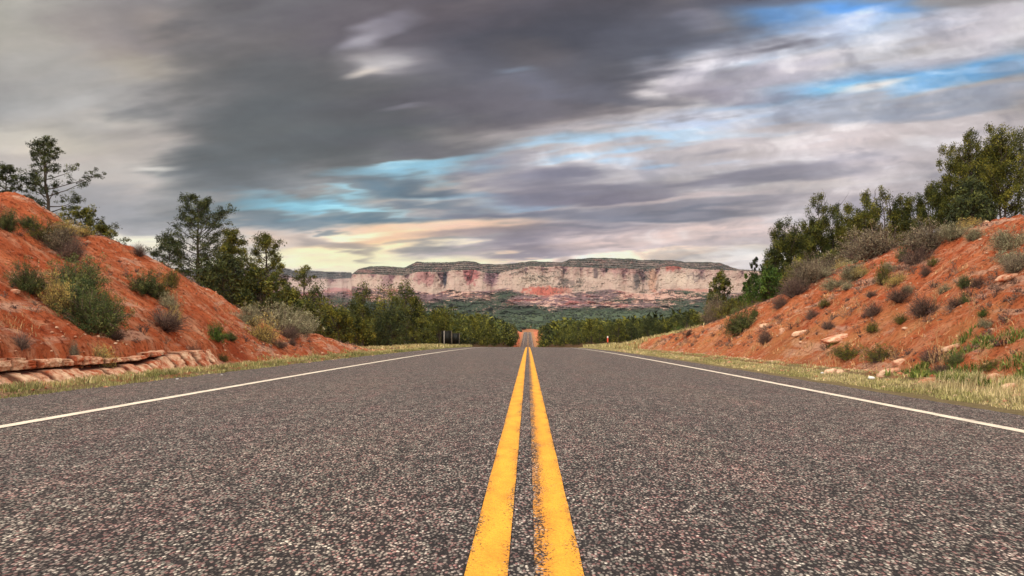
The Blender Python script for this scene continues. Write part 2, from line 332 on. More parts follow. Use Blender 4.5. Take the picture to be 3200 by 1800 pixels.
# ------------------------------------------------------------------ ground
def build_ground():
    xl = -np.concatenate([np.arange(4.6, 12.5, .055), np.arange(12.5, 22, .3), np.geomspace(22, 9000, 110)])[::-1]
    xr = np.concatenate([np.arange(4.2, 11.5, .055), np.arange(11.5, 22, .3), np.geomspace(22, 9000, 110)])
    xs = np.concatenate([xl, np.arange(-4.4, 4.2, .8), xr])
    ys = np.concatenate([-np.geomspace(400, 1, 24), np.linspace(-.8, 3.6, 16), np.arange(3.8, 30, .055), np.arange(30, 70, .25), np.geomspace(70, 1000, 230), np.geomspace(1006, 9000, 130)])
    X, Y = np.meshgrid(xs, ys); z, w = land(X, Y)
    A = np.abs(X)
    verge = (1 - sstep(A + fbm(X * 1.5, Y * 1.5, 91, 3) * .35, np.where(Y < 150, 5.15, 6.0), np.where(Y < 150, 5.7, 8.0))) * (Y < 960) * np.where(Y > 150, .55, 1)
    rowred = (1 - sstep(A + fbm(X * .1, Y * .1, 92, 3) * 3, 11, 17)) * sstep(Y, 300, 420) * (1 - sstep(Y, 940, 990))
    wood = np.clip(sstep(Y, 38, 70) + sstep(A, 14, 24), 0, 1) * (1 - rowred)
    far = sstep(Y, 900, 1300)
    cols = np.stack([np.clip(verge * (1 - w * .6), 0, 1), np.clip(wood, 0, 1) * (1 - far), far], -1).reshape(-1, 3)
    m = MB('red_earth', .95, .1); at = m.attr().outputs['Color']
    P = m.geo.outputs['Position']
    big = m.rng(m.noise(None, .45, 4, .6), .35, .65); mid = m.rng(m.noise(m.scale(.8, 2.6, .8), 1.6, 5, .65, .3), .3, .7); fine = m.noise(m.scale(1, 1.6, 1), 14, 6, .7)
    red = m.mix((.50, .094, .032), (.70, .225, .098), mid)
    red = m.mix(red, (.30, .045, .016), m.rng(big, .55, 1, 0, .75))
    red = m.mix(red, (.78, .42, .26), m.rng(m.noise(m.scale(.55, 1.7, 1), 1.7, 6, .68, .6), .49, .68, 0, .8))
    red = m.mix(red, (.76, .48, .35), m.rng(m.noise(m.scale(.8, .45, 2.5), 1.1, 5, .6, .4), .56, .63, 0, .7))
    # crumbly clods and cracks, their small shadows painted dark
    cl = m.vor(m.scale(1, 1.7, 1), 9, 'F1'); red = m.mix(red, (.17, .035, .014), m.rng(m.math('ADD', m.rng(fine, .32, .68), m.rng(cl, 0, .9, -.3, .3)), .60, .95, 0, .8))
    # the right bank is paler and more orange low down
    sx = m.n('ShaderNodeSeparateXYZ'); m.put(sx.inputs[0], P)
    pale = m.math('MULTIPLY', m.rng(sx.outputs[0], 5, 6.5), m.math('MULTIPLY', m.rng(sx.outputs[2], .1, 2.3, 1, 0), m.rng(m.noise(m.scale(.7, .9, 1), 1.1, 5, .6), .38, .62)))
    red = m.mix(red, (.72, .34, .14), m.math('MULTIPLY', pale, .8))
    tan = m.mix((.22, .17, .09), (.40, .31, .16), m.noise(None, 6, 4, .6))
    lit = m.mix((.075, .06, .03), (.20, .10, .05), m.noise(None, 1.2, 5, .6))
    grn = m.mix((.055, .085, .055), (.085, .11, .06), m.rng(m.noise(None, .02, 5, .7), .35, .65))
    grn = m.mix(grn, (.34, .22, .17), m.rng(m.noise(m.scale(.6, 1, 1), .012, 6, .72), .60, .68, 0, .8))
    c = m.mix(red, tan, m.sepc(at, 0)); c = m.mix(c, lit, m.sepc(at, 1)); c = m.mix(c, grn, m.sepc(at, 2))
    m.bump(m.math('ADD', m.math('MULTIPLY', fine, 1.0), m.math('MULTIPLY', cl, .6)), 1.0, .13)
    m.col(c)
    me = mesh('ground', np.stack([X, Y, z], -1).reshape(-1, 3), gridf(len(xs), len(ys)), m.m, cols, smooth=True)
    tag(obj('ground', me), 'red earth with cut banks beside the road', kind='structure')
build_ground()
# ------------------------------------------------------------------ road
RL, RR = -5.23, 4.56
def cross(X): return np.where(X > 0, -.012 * X, 0)
def rows(): return np.concatenate([np.linspace(-30, 0, 10), np.arange(1, 90, 1.), np.geomspace(90, 962, 140)])
def chipmat(name, paint=None, worn=None, kw=0):
    m = MB(name, .8, .35)
    warp = m.n('ShaderNodeVectorMath', operation='MULTIPLY_ADD'); m.put(warp.inputs[0], m.noise(None, 60, 2, .5, 0, True)); warp.inputs[1].default_value = (.007, .007, 0); m.put(warp.inputs[2], m.scale(1.1, .70, 0))
    v = warp.outputs[0]
    c1 = m.vor(v, 90, 'F1', 'Color'); d1 = m.vor(v, 90, 'F1', 'Distance'); r = m.sepc(c1, 0); g = m.sepc(c1, 1); b = m.sepc(c1, 2)
    base = m.mix((.105, .082, .078), (.36, .32, .285), m.rng(r, .10, 1.))
    base = m.mix(base, (.66, .61, .54), m.rng(g, .74, .98, 0, .9)); base = m.mix(base, (.24, .12, .115), m.rng(b, .82, .86, 0, .8)); base = m.mix(base, (.12, .14, .12), m.rng(b, .10, .06, 0, .6))
    gap = m.math('ADD', d1, m.math('MULTIPLY', m.math('SUBTRACT', m.noise(None, 55, 2, .5), .5), .35)); base = m.mix(base, (.008, .006, .008), m.rng(gap, .34, .56, 0, .95))  # shade in the gaps between chips painted near-black
    c2 = m.vor(v, 25, 'F1', 'Color'); base = m.mix(base, m.mix((.52, .49, .50), (1.75, 1.72, 1.66), m.sepc(c2, 0)), .8, 'MULTIPLY')
    cl3 = m.noise(m.scale(1, .45, 0), 3.2, 5, .62); base = m.mix(base, (1.12, .94, .97), m.rng(cl3, .48, .66, 0, .8), 'MULTIPLY'); base = m.mix(base, (1.35, 1.3, 1.2), m.rng(m.noise(m.scale(1, .18, 0), 1.1, 4, .6), .45, .7, 0, .6), 'MULTIPLY')
    h = m.rng(d1, 0, .75, 1, 0)
    if paint:
        fl = m.noise(None, 170, 3, .65); wr = m.noise(m.scale(1, .35, 1), 9, 4, .6)
        at = m.sepc(m.attr().outputs['Color'], 0)                          # wear across the line, 0 fresh .. 1 worn
        k = m.math('ADD', m.math('MULTIPLY', fl, .75), m.math('MULTIPLY', wr, .35)); k = m.math('ADD', k, m.math('MULTIPLY', m.math('SUBTRACT', h, .6), .12))
        keep = m.rng(k, m.math('ADD', m.math('MULTIPLY', at, .20), .34), m.math('ADD', m.math('MULTIPLY', at, .20), .41))
        p = m.mix(paint, worn, m.rng(m.math('ADD', m.noise(m.scale(1, .5, 1), 7, 5, .7), m.math('MULTIPLY', at, .25)), .42, .72))
        base = m.mix(base, p, keep)
        m.put(m.b.inputs['Roughness'], .7)
    m.bump(h, .8 if not paint else .35, .008)
    m.col(base); return m.m
ASPH = chipmat('chip_seal_asphalt')
def strip(name, x0, x1, dz, mat, nx=2, wear=None, wob=0., ys=None, seed=0):
    ys = rows() if ys is None else ys; xs = np.linspace(x0, x1, nx); X, Y = np.meshgrid(xs, ys); Z = road_z(Y) + cross(X) + dz
    if wob: X = X + np.where(X == xs[0], -1, 1) * (np.abs(fbm(Y * 2.2, X, 7 + seed, 4)) * wob) * ((X == xs[0]) | (X == xs[-1]))
    c = np.zeros(X.shape + (3,)) ; c[..., 0] = np.interp(X, np.linspace(x0, x1, len(wear)), wear) if wear is not None else 0
    return mesh(name, np.stack([X, Y, Z], -1).reshape(-1, 3), gridf(nx, len(ys)), mat, c.reshape(-1, 3), smooth=True)
ysr = np.concatenate([np.linspace(-30, 0, 10), np.arange(1, 3, .5), np.arange(3, 40, .12), np.arange(40, 90, 1.), np.geomspace(90, 962, 140)])
road = obj('road', strip('road', RL, RR, 0, ASPH, 16, None, .10, ysr)); tag(road, 'two lane chip seal road', kind='structure')
YEL = chipmat('yellow_paint', (.90, .44, .035), (.74, .30, .025)); WHT = chipmat('white_paint', (.86, .76, .62), (.62, .53, .44))
ym = np.concatenate([np.linspace(-30, 0, 10), np.arange(.5, 66, .25), np.arange(66, 90, 1.), np.geomspace(90, 962, 140)])
for x0, x1, mt, wear, lab in ((-.166, -.054, YEL, (.45, .1, .0, .1, .5), 'left stripe of the double yellow centre line'), (.020, .146, YEL, (1.0, .85, .2, .0, .1, .45), 'right stripe of the double yellow centre line with a worn inner edge'),
                         (-3.66, -3.55, WHT, (.3, 0, 0, .3), 'white edge line on the left side of the road'), (3.38, 3.49, WHT, (.3, 0, 0, .3), 'white edge line on the right side of the road')):
    o = obj('road_marking', strip('road_marking', x0, x1, .004, mt, 7, wear, .004, ym, int(x0 * 10) + 50)); tag(o, lab, kind='structure')
# ------------------------------------------------------------------ the mesa on the skyline
def z5(p): return np.array([(1100 + x * .5047, 780 + y * .5047) for x, y in p])
def build_mesa():
    top = np.vstack([[(300,858),(700,840),(850,836),(880,836),(908,841),(914,845),(969,845),(1044,850),(1098,851)], z5([(0,150),(40,122),(110,104),(180,101),(240,105),(330,112),(360,95),(400,75),(500,80),(620,78),(690,70),(760,75),(800,88),(930,92),(1000,85),(1100,72),(1200,75),(1300,78),(1350,60),(1450,54),(1560,50),(1650,56),(1740,55),(1800,68),(1860,62),(1990,65),(2060,78),(2160,76),(2270,80),(2310,92),(2350,108),(2390,121),(2470,126),(2700,138),(3600,150)])])
    cap = np.vstack([[(300,872),(700,858),(880,856),(912,866),(969,868),(1044,872),(1098,868)], z5([(0,152),(110,150),(230,155),(330,160),(400,136),(570,136),(640,124),(760,124),(850,145),(930,140),(1000,122),(1100,100),(1200,104),(1300,100),(1400,106),(1560,112),(1700,116),(1860,120),(1930,104),(1990,98),(2080,116),(2270,124),(2390,128),(2470,130),(2700,145),(3600,165)])])
    bot = np.vstack([[(300,915),(700,912),(850,905),(1000,912),(1098,905)], z5([(0,222),(110,238),(240,232),(330,238),(430,258),(520,272),(600,238),(700,256),(850,250),(960,232),(1050,262),(1180,284),(1300,272),(1450,254),(1600,240),(1750,266),(1850,272),(1950,240),(2080,250),(2200,262),(2470,265),(3600,270)])])
    px = np.concatenate([np.linspace(250, 690, 60), np.linspace(692, 2480, 1500), np.linspace(2490, 3000, 60)])
    yt, yc, yb = (np.interp(px, a[:, 0], a[:, 1]) for a in (top, cap, bot))
    yt = yt + fbm(px * .035, px * 0, 201, 4) * 1.6 + fbm(px * .4, px * 0, 202, 3) * .9
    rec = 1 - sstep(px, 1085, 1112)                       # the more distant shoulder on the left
    NR = (6, 60, 110, 190)                                # behind, cap, cliff, talus rows
    rows_, kinds = [], []
    # buttresses: pillars and alcoves along the face
    but = ridged(px * .0068 + fbm(px * .003, px * 0, 5, 2) * .4, px * 0, 211, 4, .5); but = (but - but.min()) / np.ptp(but)
    Dface = 4300 - 240 * but + 150 * np.sin(px * .004) + rec * 450
    FANS = [(-60, 120), (60, 110), (180, 80), (300, 70), (410, 100), (500, 60), (640, 90), (790, 70), (930, 60), (1010, 120), (1130, 90), (1240, 110), (1370, 80), (1480, 120), (1620, 90), (1740, 70), (1850, 60), (1960, 110), (2090, 130), (2230, 90), (2350, 110), (2480, 110), (-200, 120), (-330, 100)]
    def fan(t):
        F = np.zeros_like(px); xz = (px - 1100) / .5047 + fbm(px * .05, px * 0 + t * 3, 217, 3) * 14
        for cx_, w_ in FANS:
            w = w_ * (.45 + .85 * t); F = np.maximum(F, np.clip(1 - (np.abs(xz - cx_) / w) ** 1.6, 0, 1) ** .8)
        return F
    Y_, D_, Kx, F_ = [], [], [], []
    for i in range(NR[0]):
        t = 1 - i / NR[0]; D_.append(Dface + 350 + t * 2600); Y_.append(yt + t * 12); Kx.append(np.full_like(px, -t)); F_.append(px * 0)
    for i in range(NR[1]):
        t = i / (NR[1] - 1); st = t * 4.0; led = (np.floor(st) + np.clip((st % 1) * 2.2 - .6, 0, 1)) / 4.0   # stepped ledges
        D_.append(Dface + 350 * (1 - led) - 0 * but); Y_.append(yt + (yc - yt) * t); Kx.append(np.full_like(px, t)); F_.append(fan(.1))
    for i in range(1, NR[2]):
        t = i / (NR[2] - 1)
        F = fan(t); F_.append(F); flare = F * (90 + 470 * t ** 1.2) + 120 * t ** 2
        D_.append(Dface - 60 * t - flare); Y_.append(yc + (yb - yc) * t); Kx.append(np.full_like(px, 1 + t))
    Db = D_[-1]
    for i in range(1, NR[3]):
        t = i / (NR[3] - 1); q = t ** .85
        D_.append(Db + (2500 - Db) * q); Y_.append(yb + (1002 - yb) * t); Kx.append(np.full_like(px, 2 + t)); F_.append(fan(1.))
    D = np.array(D_); Y = np.array(Y_); K = np.array(Kx); PX = np.broadcast_to(px, D.shape)
    # rock relief
    rel = fbm(PX * .05, Y * .06, 221, 5, .6)
    rid = ridged(PX * .045 + fbm(PX * .02, Y * .03, 8, 3) * 1.6, Y * .035, 223, 4, .55) - .5
    face = sstep(K, 1.0, 1.08) * (1 - sstep(K, 1.95, 2.1)); capm = (K >= 0) * (1 - sstep(K, .98, 1.05)); tal = sstep(K, 1.98, 2.06)
    hum = ridged(PX * .016, Y * .045, 225, 4, .55) - .5
    D = D + rec * tal * fbm(PX * .08, Y * .2, 228, 4) * 30 + face * (rid * -42 + rel * 20) + capm * (rel * 25 + fbm(PX * .3, Y * .25, 226, 3) * 10) + tal * (1 - sstep(K, 2.8, 3)) * (hum * -110 + rel * 30)
    A = (PX - VX) / FPX; B = (VY - Y) / FPX
    X3 = A * D; Z3 = CAMH + B * D
    # ---- rock colours, with notch shadow and distance haze painted in
    pale = np.array((.46, .335, .275)); pink = np.array((.42, .25, .22)); redc = np.array((.42, .13, .10)); oran = np.array((.46, .24, .15)); dark = np.array((.040, .052, .040)); tanc = np.array((.30, .225, .185)); purp = np.array((.20, .12, .13))
    def mixc(c, col, m): return c + (np.array(col) - c) * np.clip(m, 0, 1)[..., None]
    st = fbm(PX * .07, Y * .022, 231, 4, .55); BUT = np.array(F_); bl = fbm(PX * .012, Y * .05, 232, 4, .55); fi = fbm(PX * .55, Y * .5, 233, 3, .65)
    c = np.broadcast_to(pale, PX.shape + (3,)).copy()
    c = mixc(c, pink, .42 + st * 1.1); c = mixc(c, (.54, .42, .35), sstep(bl + st * .3, .1, .5) * .7)
    gully = (1 - sstep(BUT, .05, .45)) * (1 - sstep(K, 1.8, 2.0)) * sstep(K, 1.0, 1.06); c = mixc(c, (.22, .11, .13), gully * .85); fn = sstep(BUT, .25, .7) * sstep(K, 1.1, 1.5); c = mixc(c, (.56, .43, .35), fn * .55)
    strata = np.sin(Y * 1.15 + fbm(PX * .01, Y * .01, 235, 3) * 3); c = mixc(c, (.36, .24, .21), sstep(strata, .3, 1) * .22)
    def spot(x, y, rx, ry, col, k, jag=.5):
        nonlocal c
        X_, Y__ = 1100 + x * .5047, 780 + y * .5047
        d = np.hypot((PX - X_) / (rx * .5047), (Y - Y__) / (ry * .5047)) + fbm(PX * .07, Y * .06, int(x) + 3, 4, .6) * jag
        c = mixc(c, col, (1 - sstep(d, .6, 1.15)) * k)
    spot(-90, 255, 90, 22, (.42, .17, .16), .8); spot(450, 170, 75, 55, (.36, .15, .15), .75); spot(740, 150, 55, 70, (.38, .12, .12), .85); spot(860, 175, 50, 55, (.26, .13, .17), .6); spot(215, 190, 50, 45, (.30, .16, .18), .6)
    spot(575, 180, 14, 55, (.035, .03, .05), 1., .2); spot(1510, 150, 16, 40, (.10, .07, .08), .8, .3); spot(1760, 190, 22, 60, (.09, .08, .09), .8, .6); spot(2130, 170, 70, 26, (.12, .09, .10), .6, .8); spot(1330, 200, 60, 30, (.10, .08, .08), .6, .9); spot(1590, 70, 120, 12, (.40, .2, .16), .5)  # first spot paints the shadow in the notch as dark colour
    spot(1190, 258, 150, 34, (.50, .13, .09), .95); spot(1320, 250, 60, 24, (.42, .16, .12), .6); spot(1860, 190, 30, 90, (.46, .25, .16), .7); spot(1985, 108, 55, 30, (.44, .13, .10), .95)
    spot(1700, 130, 140, 26, (.38, .17, .16), .5); spot(1430, 95, 100, 22, (.36, .15, .14), .5); spot(2060, 255, 220, 14, (.52, .24, .19), .7); spot(2020, 180, 110, 45, (.62, .50, .40), .7); spot(1120, 190, 120, 40, (.55, .43, .34), .6)
    # cap: brown ledges with a dark fringe of trees
    cc = np.broadcast_to(tanc, c.shape).copy(); cc = mixc(cc, (.12, .085, .085), .55 + strata * .35 + st * .5); cc = mixc(cc, (.33, .16, .14), sstep(bl, .25, .6) * .6)
    c = np.where((K < 1.0)[..., None], cc, c)
    treed = fbm(PX * .22, Y * .42, 241, 4, .65) + fbm(PX * .025, Y * .10, 242, 3) * .55
    thr = np.where(K < .12, -.5, np.where(K < .86, .02 - rec * .5, np.where(K < 1.02, -.30, .62)))
    # dark wooded gullies crossing the pale face in the middle
    gul = np.exp(-((PX - (1100 + 1290 * .5047 + (Y - 890) * 2.6)) / 120) ** 2) * .42 * (PX > 1560) * (Y > 838) + np.exp(-((PX - 2010) / 42) ** 2) * .36
    thr = np.where(K >= 1.02, thr - gul, thr)
    c = mixc(c, dark, sstep(treed, thr - .03, thr + .06) * (K < 2.0) * .92)
    # talus: purple-brown ground, pale outcrops, dense pinyon
    ct = np.broadcast_to(purp, c.shape).copy(); ct = mixc(ct, (.33, .12, .11), sstep(bl, .0, .5)); 
    outc = fbm(PX * .045, Y * .17, 251, 5, .65) + fbm(PX * .006, Y * .02, 252, 2) * .5
    ct = mixc(ct, (.58, .36, .29), sstep(outc, .16, .34))
    grn = mixc(np.broadcast_to(np.array((.026, .044, .030)), c.shape).copy(), (.055, .078, .045), .5 + fi * .7)
    dens = (K - 2.0) * 1.5 - .30 - rec * .25 - .35 * sstep(outc, .25, .5) + fbm(PX * .01, Y * .03, 255, 3) * .55 - .55 * np.exp(-(((PX - 1780) / 230) ** 2) - (((Y - 938) / 22) ** 2)) - .45 * np.exp(-(((PX - 1960) / 170) ** 2) - (((Y - 956) / 8) ** 2)) - .4 * np.exp(-(((PX - 1350) / 90) ** 2) - (((Y - 925) / 14) ** 2)) + .35 * np.exp(-(((PX - 1560) / 190) ** 2) - (((Y - 920) / 12) ** 2)) + .45 * np.exp(-(((PX - 2130) / 150) ** 2) - (((Y - 915) / 16) ** 2))
    g = fbm(PX * .30, Y * .5, 256, 4, .65)
    ct = mixc(ct, grn, sstep(g + dens * 1.1, -.15, .15))
    c = mixc(c, 0, 0) * (1 - tal[..., None]) + ct * tal[..., None]
    c = c * (1 + fi * .22)[..., None]
    c = mixc(c, (.30, .28, .36), rec * .18 * (K < 1.98)); c = np.where((K < 2.0)[..., None], c * .90, c)  # haze over the distant shoulder painted into its colour
    P = np.stack([X3, D, Z3], -1)
    m = MB('mesa_rock', .95, .05); at = m.attr().outputs['Color']; m.bump(m.noise(m.scale(.03, .03, .05), 1, 6, .65), .7, 14); m.col(at)
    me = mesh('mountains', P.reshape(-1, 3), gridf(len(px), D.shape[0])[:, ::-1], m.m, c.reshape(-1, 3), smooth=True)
    tag(obj('mountains', me), 'long pale banded mesa of red and cream cliffs on the skyline', kind='structure')
build_mesa()
# ------------------------------------------------------------------ plants
rng = np.random.default_rng(7)
def unit(n):
    v = rng.normal(size=(n, 3)); return v / np.linalg.norm(v, axis=1, keepdims=True)
class Geo:
    def __init__(s): s.v, s.f, s.c, s.n = [], [], [], 0
    def add(s, v, f, c=None):
        v = np.asarray(v, float); s.v.append(v); s.f.append(np.asarray(f) + s.n); s.n += len(v)
        s.c.append(np.zeros((len(v), 3)) + .5 if c is None else np.asarray(c))
    def tube(s, p, r, k=5, c=None):
        p = np.asarray(p, float); r = np.asarray(r, float); n = len(p); d = np.gradient(p, axis=0); d /= np.linalg.norm(d, axis=1, keepdims=True) + 1e-9
        ref = np.where(np.abs(d[:, 2:3]) > .9, [[1., 0, 0]], [[0, 0, 1.]]); u = np.cross(d, ref); u /= np.linalg.norm(u, axis=1, keepdims=True) + 1e-9; w = np.cross(d, u)
        an = np.arange(k) * 2 * np.pi / k
        v = p[:, None] + r[:, None, None] * (u[:, None] * np.cos(an)[None, :, None] + w[:, None] * np.sin(an)[None, :, None])
        i = np.arange(n * k).reshape(n, k); j = np.roll(i, -1, 1)
        f = np.stack([i[:-1], j[:-1], j[1:], i[1:]], -1).reshape(-1, 4)
        s.add(v.reshape(-1, 3), f, None if c is None else np.tile(c, (n * k, 1)))
    def leaves(s, c, size, wid=.4, up=0., var=None, elong=None, light=None):
        """one small three-sided leaf at each centre"""
        n = len(c); d = unit(n)
        if elong is not None: d = elong + d * .55
        d[:, 2] += up; d /= np.linalg.norm(d, axis=1, keepdims=True)
        e = np.cross(d, unit(n)); e /= np.linalg.norm(e, axis=1, keepdims=True) + 1e-9
        L = size * rng.uniform(.6, 1.4, n)[:, None]
        v = np.stack([c - e * L * wid * .5 - d * L * .4, c + e * L * wid * .5 - d * L * .4, c + d * L * .6], 1).reshape(-1, 3)
        r = rng.random(n) if var is None else np.clip(var + rng.normal(0, .2, n), 0, 1)
        g = rng.random(n) if light is None else np.clip(light + rng.normal(0, .2, n), 0, 1)
        s.add(v, np.arange(n * 3).reshape(n, 3), np.repeat(np.stack([r, g, r * 0], 1), 3, 0))
    def mesh(s, name, mat, smooth=False):
        if len({f.shape[1] for f in s.f}) > 1: s.f = [f if f.shape[1] == 3 else np.concatenate([f[:, :3], f[:, [0, 2, 3]]]) for f in s.f]
        return mesh(name, np.concatenate(s.v), np.concatenate(s.f), mat, np.concatenate(s.c), smooth)
def ball(c, r, n, flat=1.):
    p = unit(n) * (rng.random(n) ** .45)[:, None] * r; p[:, 2] *= flat; return c + p
def make_tree(name, H, W, mat, kind='pine', dens=1., t0=.25, lean=0., leaf=.09, limbs=24, stems=1, asym=None, bare=0, cl=.2, spire=0):
    tr, fo = Geo(), Geo(); cents = []
    rk = H * (.019 if kind == 'pine' else .016)
    for sidx in range(stems):
        sa = rng.uniform(0, 6.28); so = 0 if stems == 1 else W * rng.uniform(.25, .7) * (1.35 if spire else 1); hs = H * (1 if sidx == 0 else rng.uniform(.6, .95))
        n = 9; t = np.linspace(0, 1, n); path = np.zeros((n, 3)); path[:, 2] = t * hs * .97 - .15
        path[:, 0] = np.cumsum(rng.normal(0, H * .010, n)) + lean * t * H + math.cos(sa) * so * t ** .6; path[:, 1] = np.cumsum(rng.normal(0, H * .010, n)) + math.sin(sa) * so * t ** .6
        path[:, :2] -= path[0, :2]; rad = rk * (1 - t * .9) / math.sqrt(stems) * 1.15; tr.tube(path, rad, 6)
        nl = max(5, int(limbs / stems))
        for k in range(nl):
            tt = t0 + (.97 - t0) * (k + rng.random() * .6) / nl; az = k * 2.4 + rng.normal(0, .4)
            b = np.array([np.interp(tt, t, path[:, i]) for i in range(3)]); q = (tt - t0) / (1 - t0)
            if kind == 'pine': prof = (.55 + .75 * math.sin(math.pi * min(1, q * .85 + .12))) * (1 - .45 * q ** 2); el = .12 + .85 * q + rng.normal(0, .12)
            else: prof = (.75 + .4 * math.sin(math.pi * q)) * (1 - .55 * q ** 1.5) * (1.15 if stems > 1 else 1.5); el = .18 + .80 * q + rng.normal(0, .15)
            L = W * prof * rng.uniform(.65, 1.1)
            if spire: L *= .62; el = min(1.3, el + .12)
            if asym is not None: L *= 1 + asym[0] * max(0, math.cos(az - asym[1])) * (1 - q) ** 1.2 * asym[2] - .15 * (asym[0] > 0) * max(0, -math.cos(az - asym[1]))
            m = 6; s_ = np.linspace(0, 1, m)[:, None]; dirv = np.array([math.cos(az) * math.cos(el), math.sin(az) * math.cos(el), math.sin(el)])
            bend = rng.normal(0, .10, 3); bend[2] = rng.uniform(.0, .22) if kind == 'pine' else rng.uniform(.1, .4)
            P = b + dirv * L * s_ + bend * L * s_ ** 2 + np.cumsum(rng.normal(0, .018 * L, (m, 3)), 0) * s_
            rb = max(.012, rk * .42 * (1 - tt * .55)) * (1 - s_[:, 0] * .8); tr.tube(P, rb, 4)
            for j in range(int(3 + L * 2.6)):
                u = rng.uniform(.35, 1); base = P[int(u * (m - 1))] * (1 - (u * (m - 1)) % 1) + P[min(m - 1, int(u * (m - 1)) + 1)] * ((u * (m - 1)) % 1)
                dv = dirv * .6 + unit(1)[0] * .9; dv[2] += .25; dv /= np.linalg.norm(dv); l2 = L * rng.uniform(.16, .34)
                e = base + dv * l2; tr.tube([base, (base + e) / 2 + rng.normal(0, .03 * l2, 3), e], [rb[-1] * .9, rb[-1] * .7, .005], 3)
                cents.append(e)
                if rng.random() < dens * .5: cents.append((base + e) / 2)
            cents.append(P[-1])
        cents.append(path[-1])
    cents = np.array(cents)
    for c in cents:
        if rng.random() > min(1, dens): continue
        r = cl * rng.uniform(.6, 1.25); nn = int(46 * max(1., dens) * rng.uniform(.6, 1.2)); v = rng.random()
        if kind == 'pine': fo.leaves(ball(c, r, nn, .75), leaf, .34, .35, v, light=rng.uniform(.2, .8))
        else:
            nn = int(nn * 1.5); p = ball(c, r * 1.15, nn, 1.35); p[:, 2] += r * .3; fo.leaves(p, leaf, .42, .9, v, light=rng.uniform(.2, .8))
    for k in range(bare):
        az = rng.uniform(0, 6.28); b = np.array([0, 0, H * rng.uniform(.45, .8)]); L = W * rng.uniform(.8, 1.2); P = b + np.array([math.cos(az) * .5, math.sin(az) * .5, .85]) * L * np.linspace(0, 1, 5)[:, None] + np.cumsum(rng.normal(0, .05 * L, (5, 3)), 0)
        tr.tube(P, np.linspace(.025, .006, 5), 4)
        for j in range(4): e = P[2 + j % 3]; tr.tube([e, e + unit(1)[0] * .25 * L + (0, 0, .15 * L)], [.010, .004], 3)
    o = empty(name); obj('trunk', tr.mesh('trunk', BARK, True), o); obj('crown', fo.mesh('crown', mat), o)
    return o
def make_dense(name, H, W, mat, n=70, leaf=.13, per=60, spire=0.):
    """juniper thick to the ground, built of leafy lobes round a short trunk"""
    tr, fo = Geo(), Geo()
    tr.tube([(0, 0, -.2), (.03, 0, H * .3), (-.04, .03, H * .6), (0, 0, H * .85)], [H * .03, H * .022, H * .012, .01], 6)
    tops = [(rng.uniform(-.5, .5) * W, rng.uniform(-.5, .5) * W, H * rng.uniform(.72, 1.0)) for _ in range(5)]; tops[0] = (0, 0, H)
    for k in range(n):
        tp = tops[k % 5]; h = rng.random() ** .85; an = rng.uniform(0, 6.28)
        rr = W * (.25 + .8 * math.sin(math.pi * min(1, h * .8 + .18))) * (1 - .55 * h) * rng.uniform(.55, 1.05)
        c = np.array([tp[0] * h + math.cos(an) * rr, tp[1] * h + math.sin(an) * rr, tp[2] * h * .94 + .08 * H])
        r = W * rng.uniform(.14, .27); v = rng.random()
        p = ball(c, r, per, 1.25 + spire); fo.leaves(p, leaf, .45, .7, v, light=rng.uniform(.15, .85))
        if k % 3 == 0: tr.tube([(tp[0] * h * .4, tp[1] * h * .4, c[2] * .6), c], [.025, .008], 3)
    o = empty(name); obj('trunk', tr.mesh('trunk', BARK, True), o); obj('crown', fo.mesh('crown', mat), o); return o
def drop(o, x, y, z=None, rz=0., s=(1, 1, 1)):
    o.location = (x, y, gz(x, y) if z is None else z); o.rotation_euler = (0, 0, rz); o.scale = s; return o
def tree_at(dx, dtop, dhw, Y, label, cat='tree', group=None, mk='tree', **k):
    """dx, dtop, dhw: centre, top and half width on the 2576 chart; Y metres ahead"""
    x = (dx * 1.2422 - VX) / FPX * Y; zt = CAMH + (VY - dtop * 1.2422) / FPX * Y; zb = gz(x, Y) - .05; H = zt - zb; W = dhw * 1.2422 / FPX * Y * (1.45 if k.get('spire') else 1.18 if k.get('kind') == 'juniper' else 1.15)
    o = (make_dense if mk == 'dense' else make_tree)(k.pop('name', 'pinyon_pine'), H, W, **k); drop(o, x, Y, zb); tag(o, label, cat, group); return o
GL, GR = 'trees on top of the left bank', 'junipers on top of the right bank'
tree_at(18, 418, 40, 36, 'small thin pine cut off by the left edge of the view', group=GL, mat=L_PINE, dens=.85, t0=.2, limbs=24, cl=.2, leaf=.10)
tree_at(122, 347, 58, 36, 'tall sparse pine with a bare dark trunk on the left red bank', group=GL, mat=L_PINE, dens=.85, t0=.12, limbs=38, cl=.19, leaf=.10, asym=(1, 0, .95))
tree_at(200, 530, 52, 33, 'low olive tree leaning out beside the tall sparse pine', group=GL, mat=L_OLIVE, dens=.7, t0=.1, limbs=20, cl=.2, leaf=.10)
tree_at(262, 566, 36, 32, 'small rounded tree peeping over the notch of the left bank', group=GL, mat=L_OLIVE, dens=.9, t0=.1, limbs=16, cl=.18, leaf=.09)
tree_at(497, 509, 72, 38, 'large broad pine with a visible trunk at the end of the left bank', group=GL, mat=L_PINE, dens=1.1, t0=.16, limbs=44, cl=.25, leaf=.10)
tree_at(425, 606, 50, 37, 'low spreading pine at the left foot of the large broad pine', group=GL, mat=L_PINE, dens=.85, t0=.15, limbs=20, cl=.24, leaf=.10)
tree_at(582, 576, 38, 36, 'dense olive pine between the large broad pine and its narrower neighbour', group=GL, mat=L_OLIVE, dens=1.25, t0=.08, limbs=44, cl=.24, leaf=.10)
tree_at(668, 583, 46, 39, 'upright pine with tiered branches right of the dense olive pine', group=GL, mat=L_OLIVE, dens=1.15, t0=.2, limbs=36, cl=.26, leaf=.10)
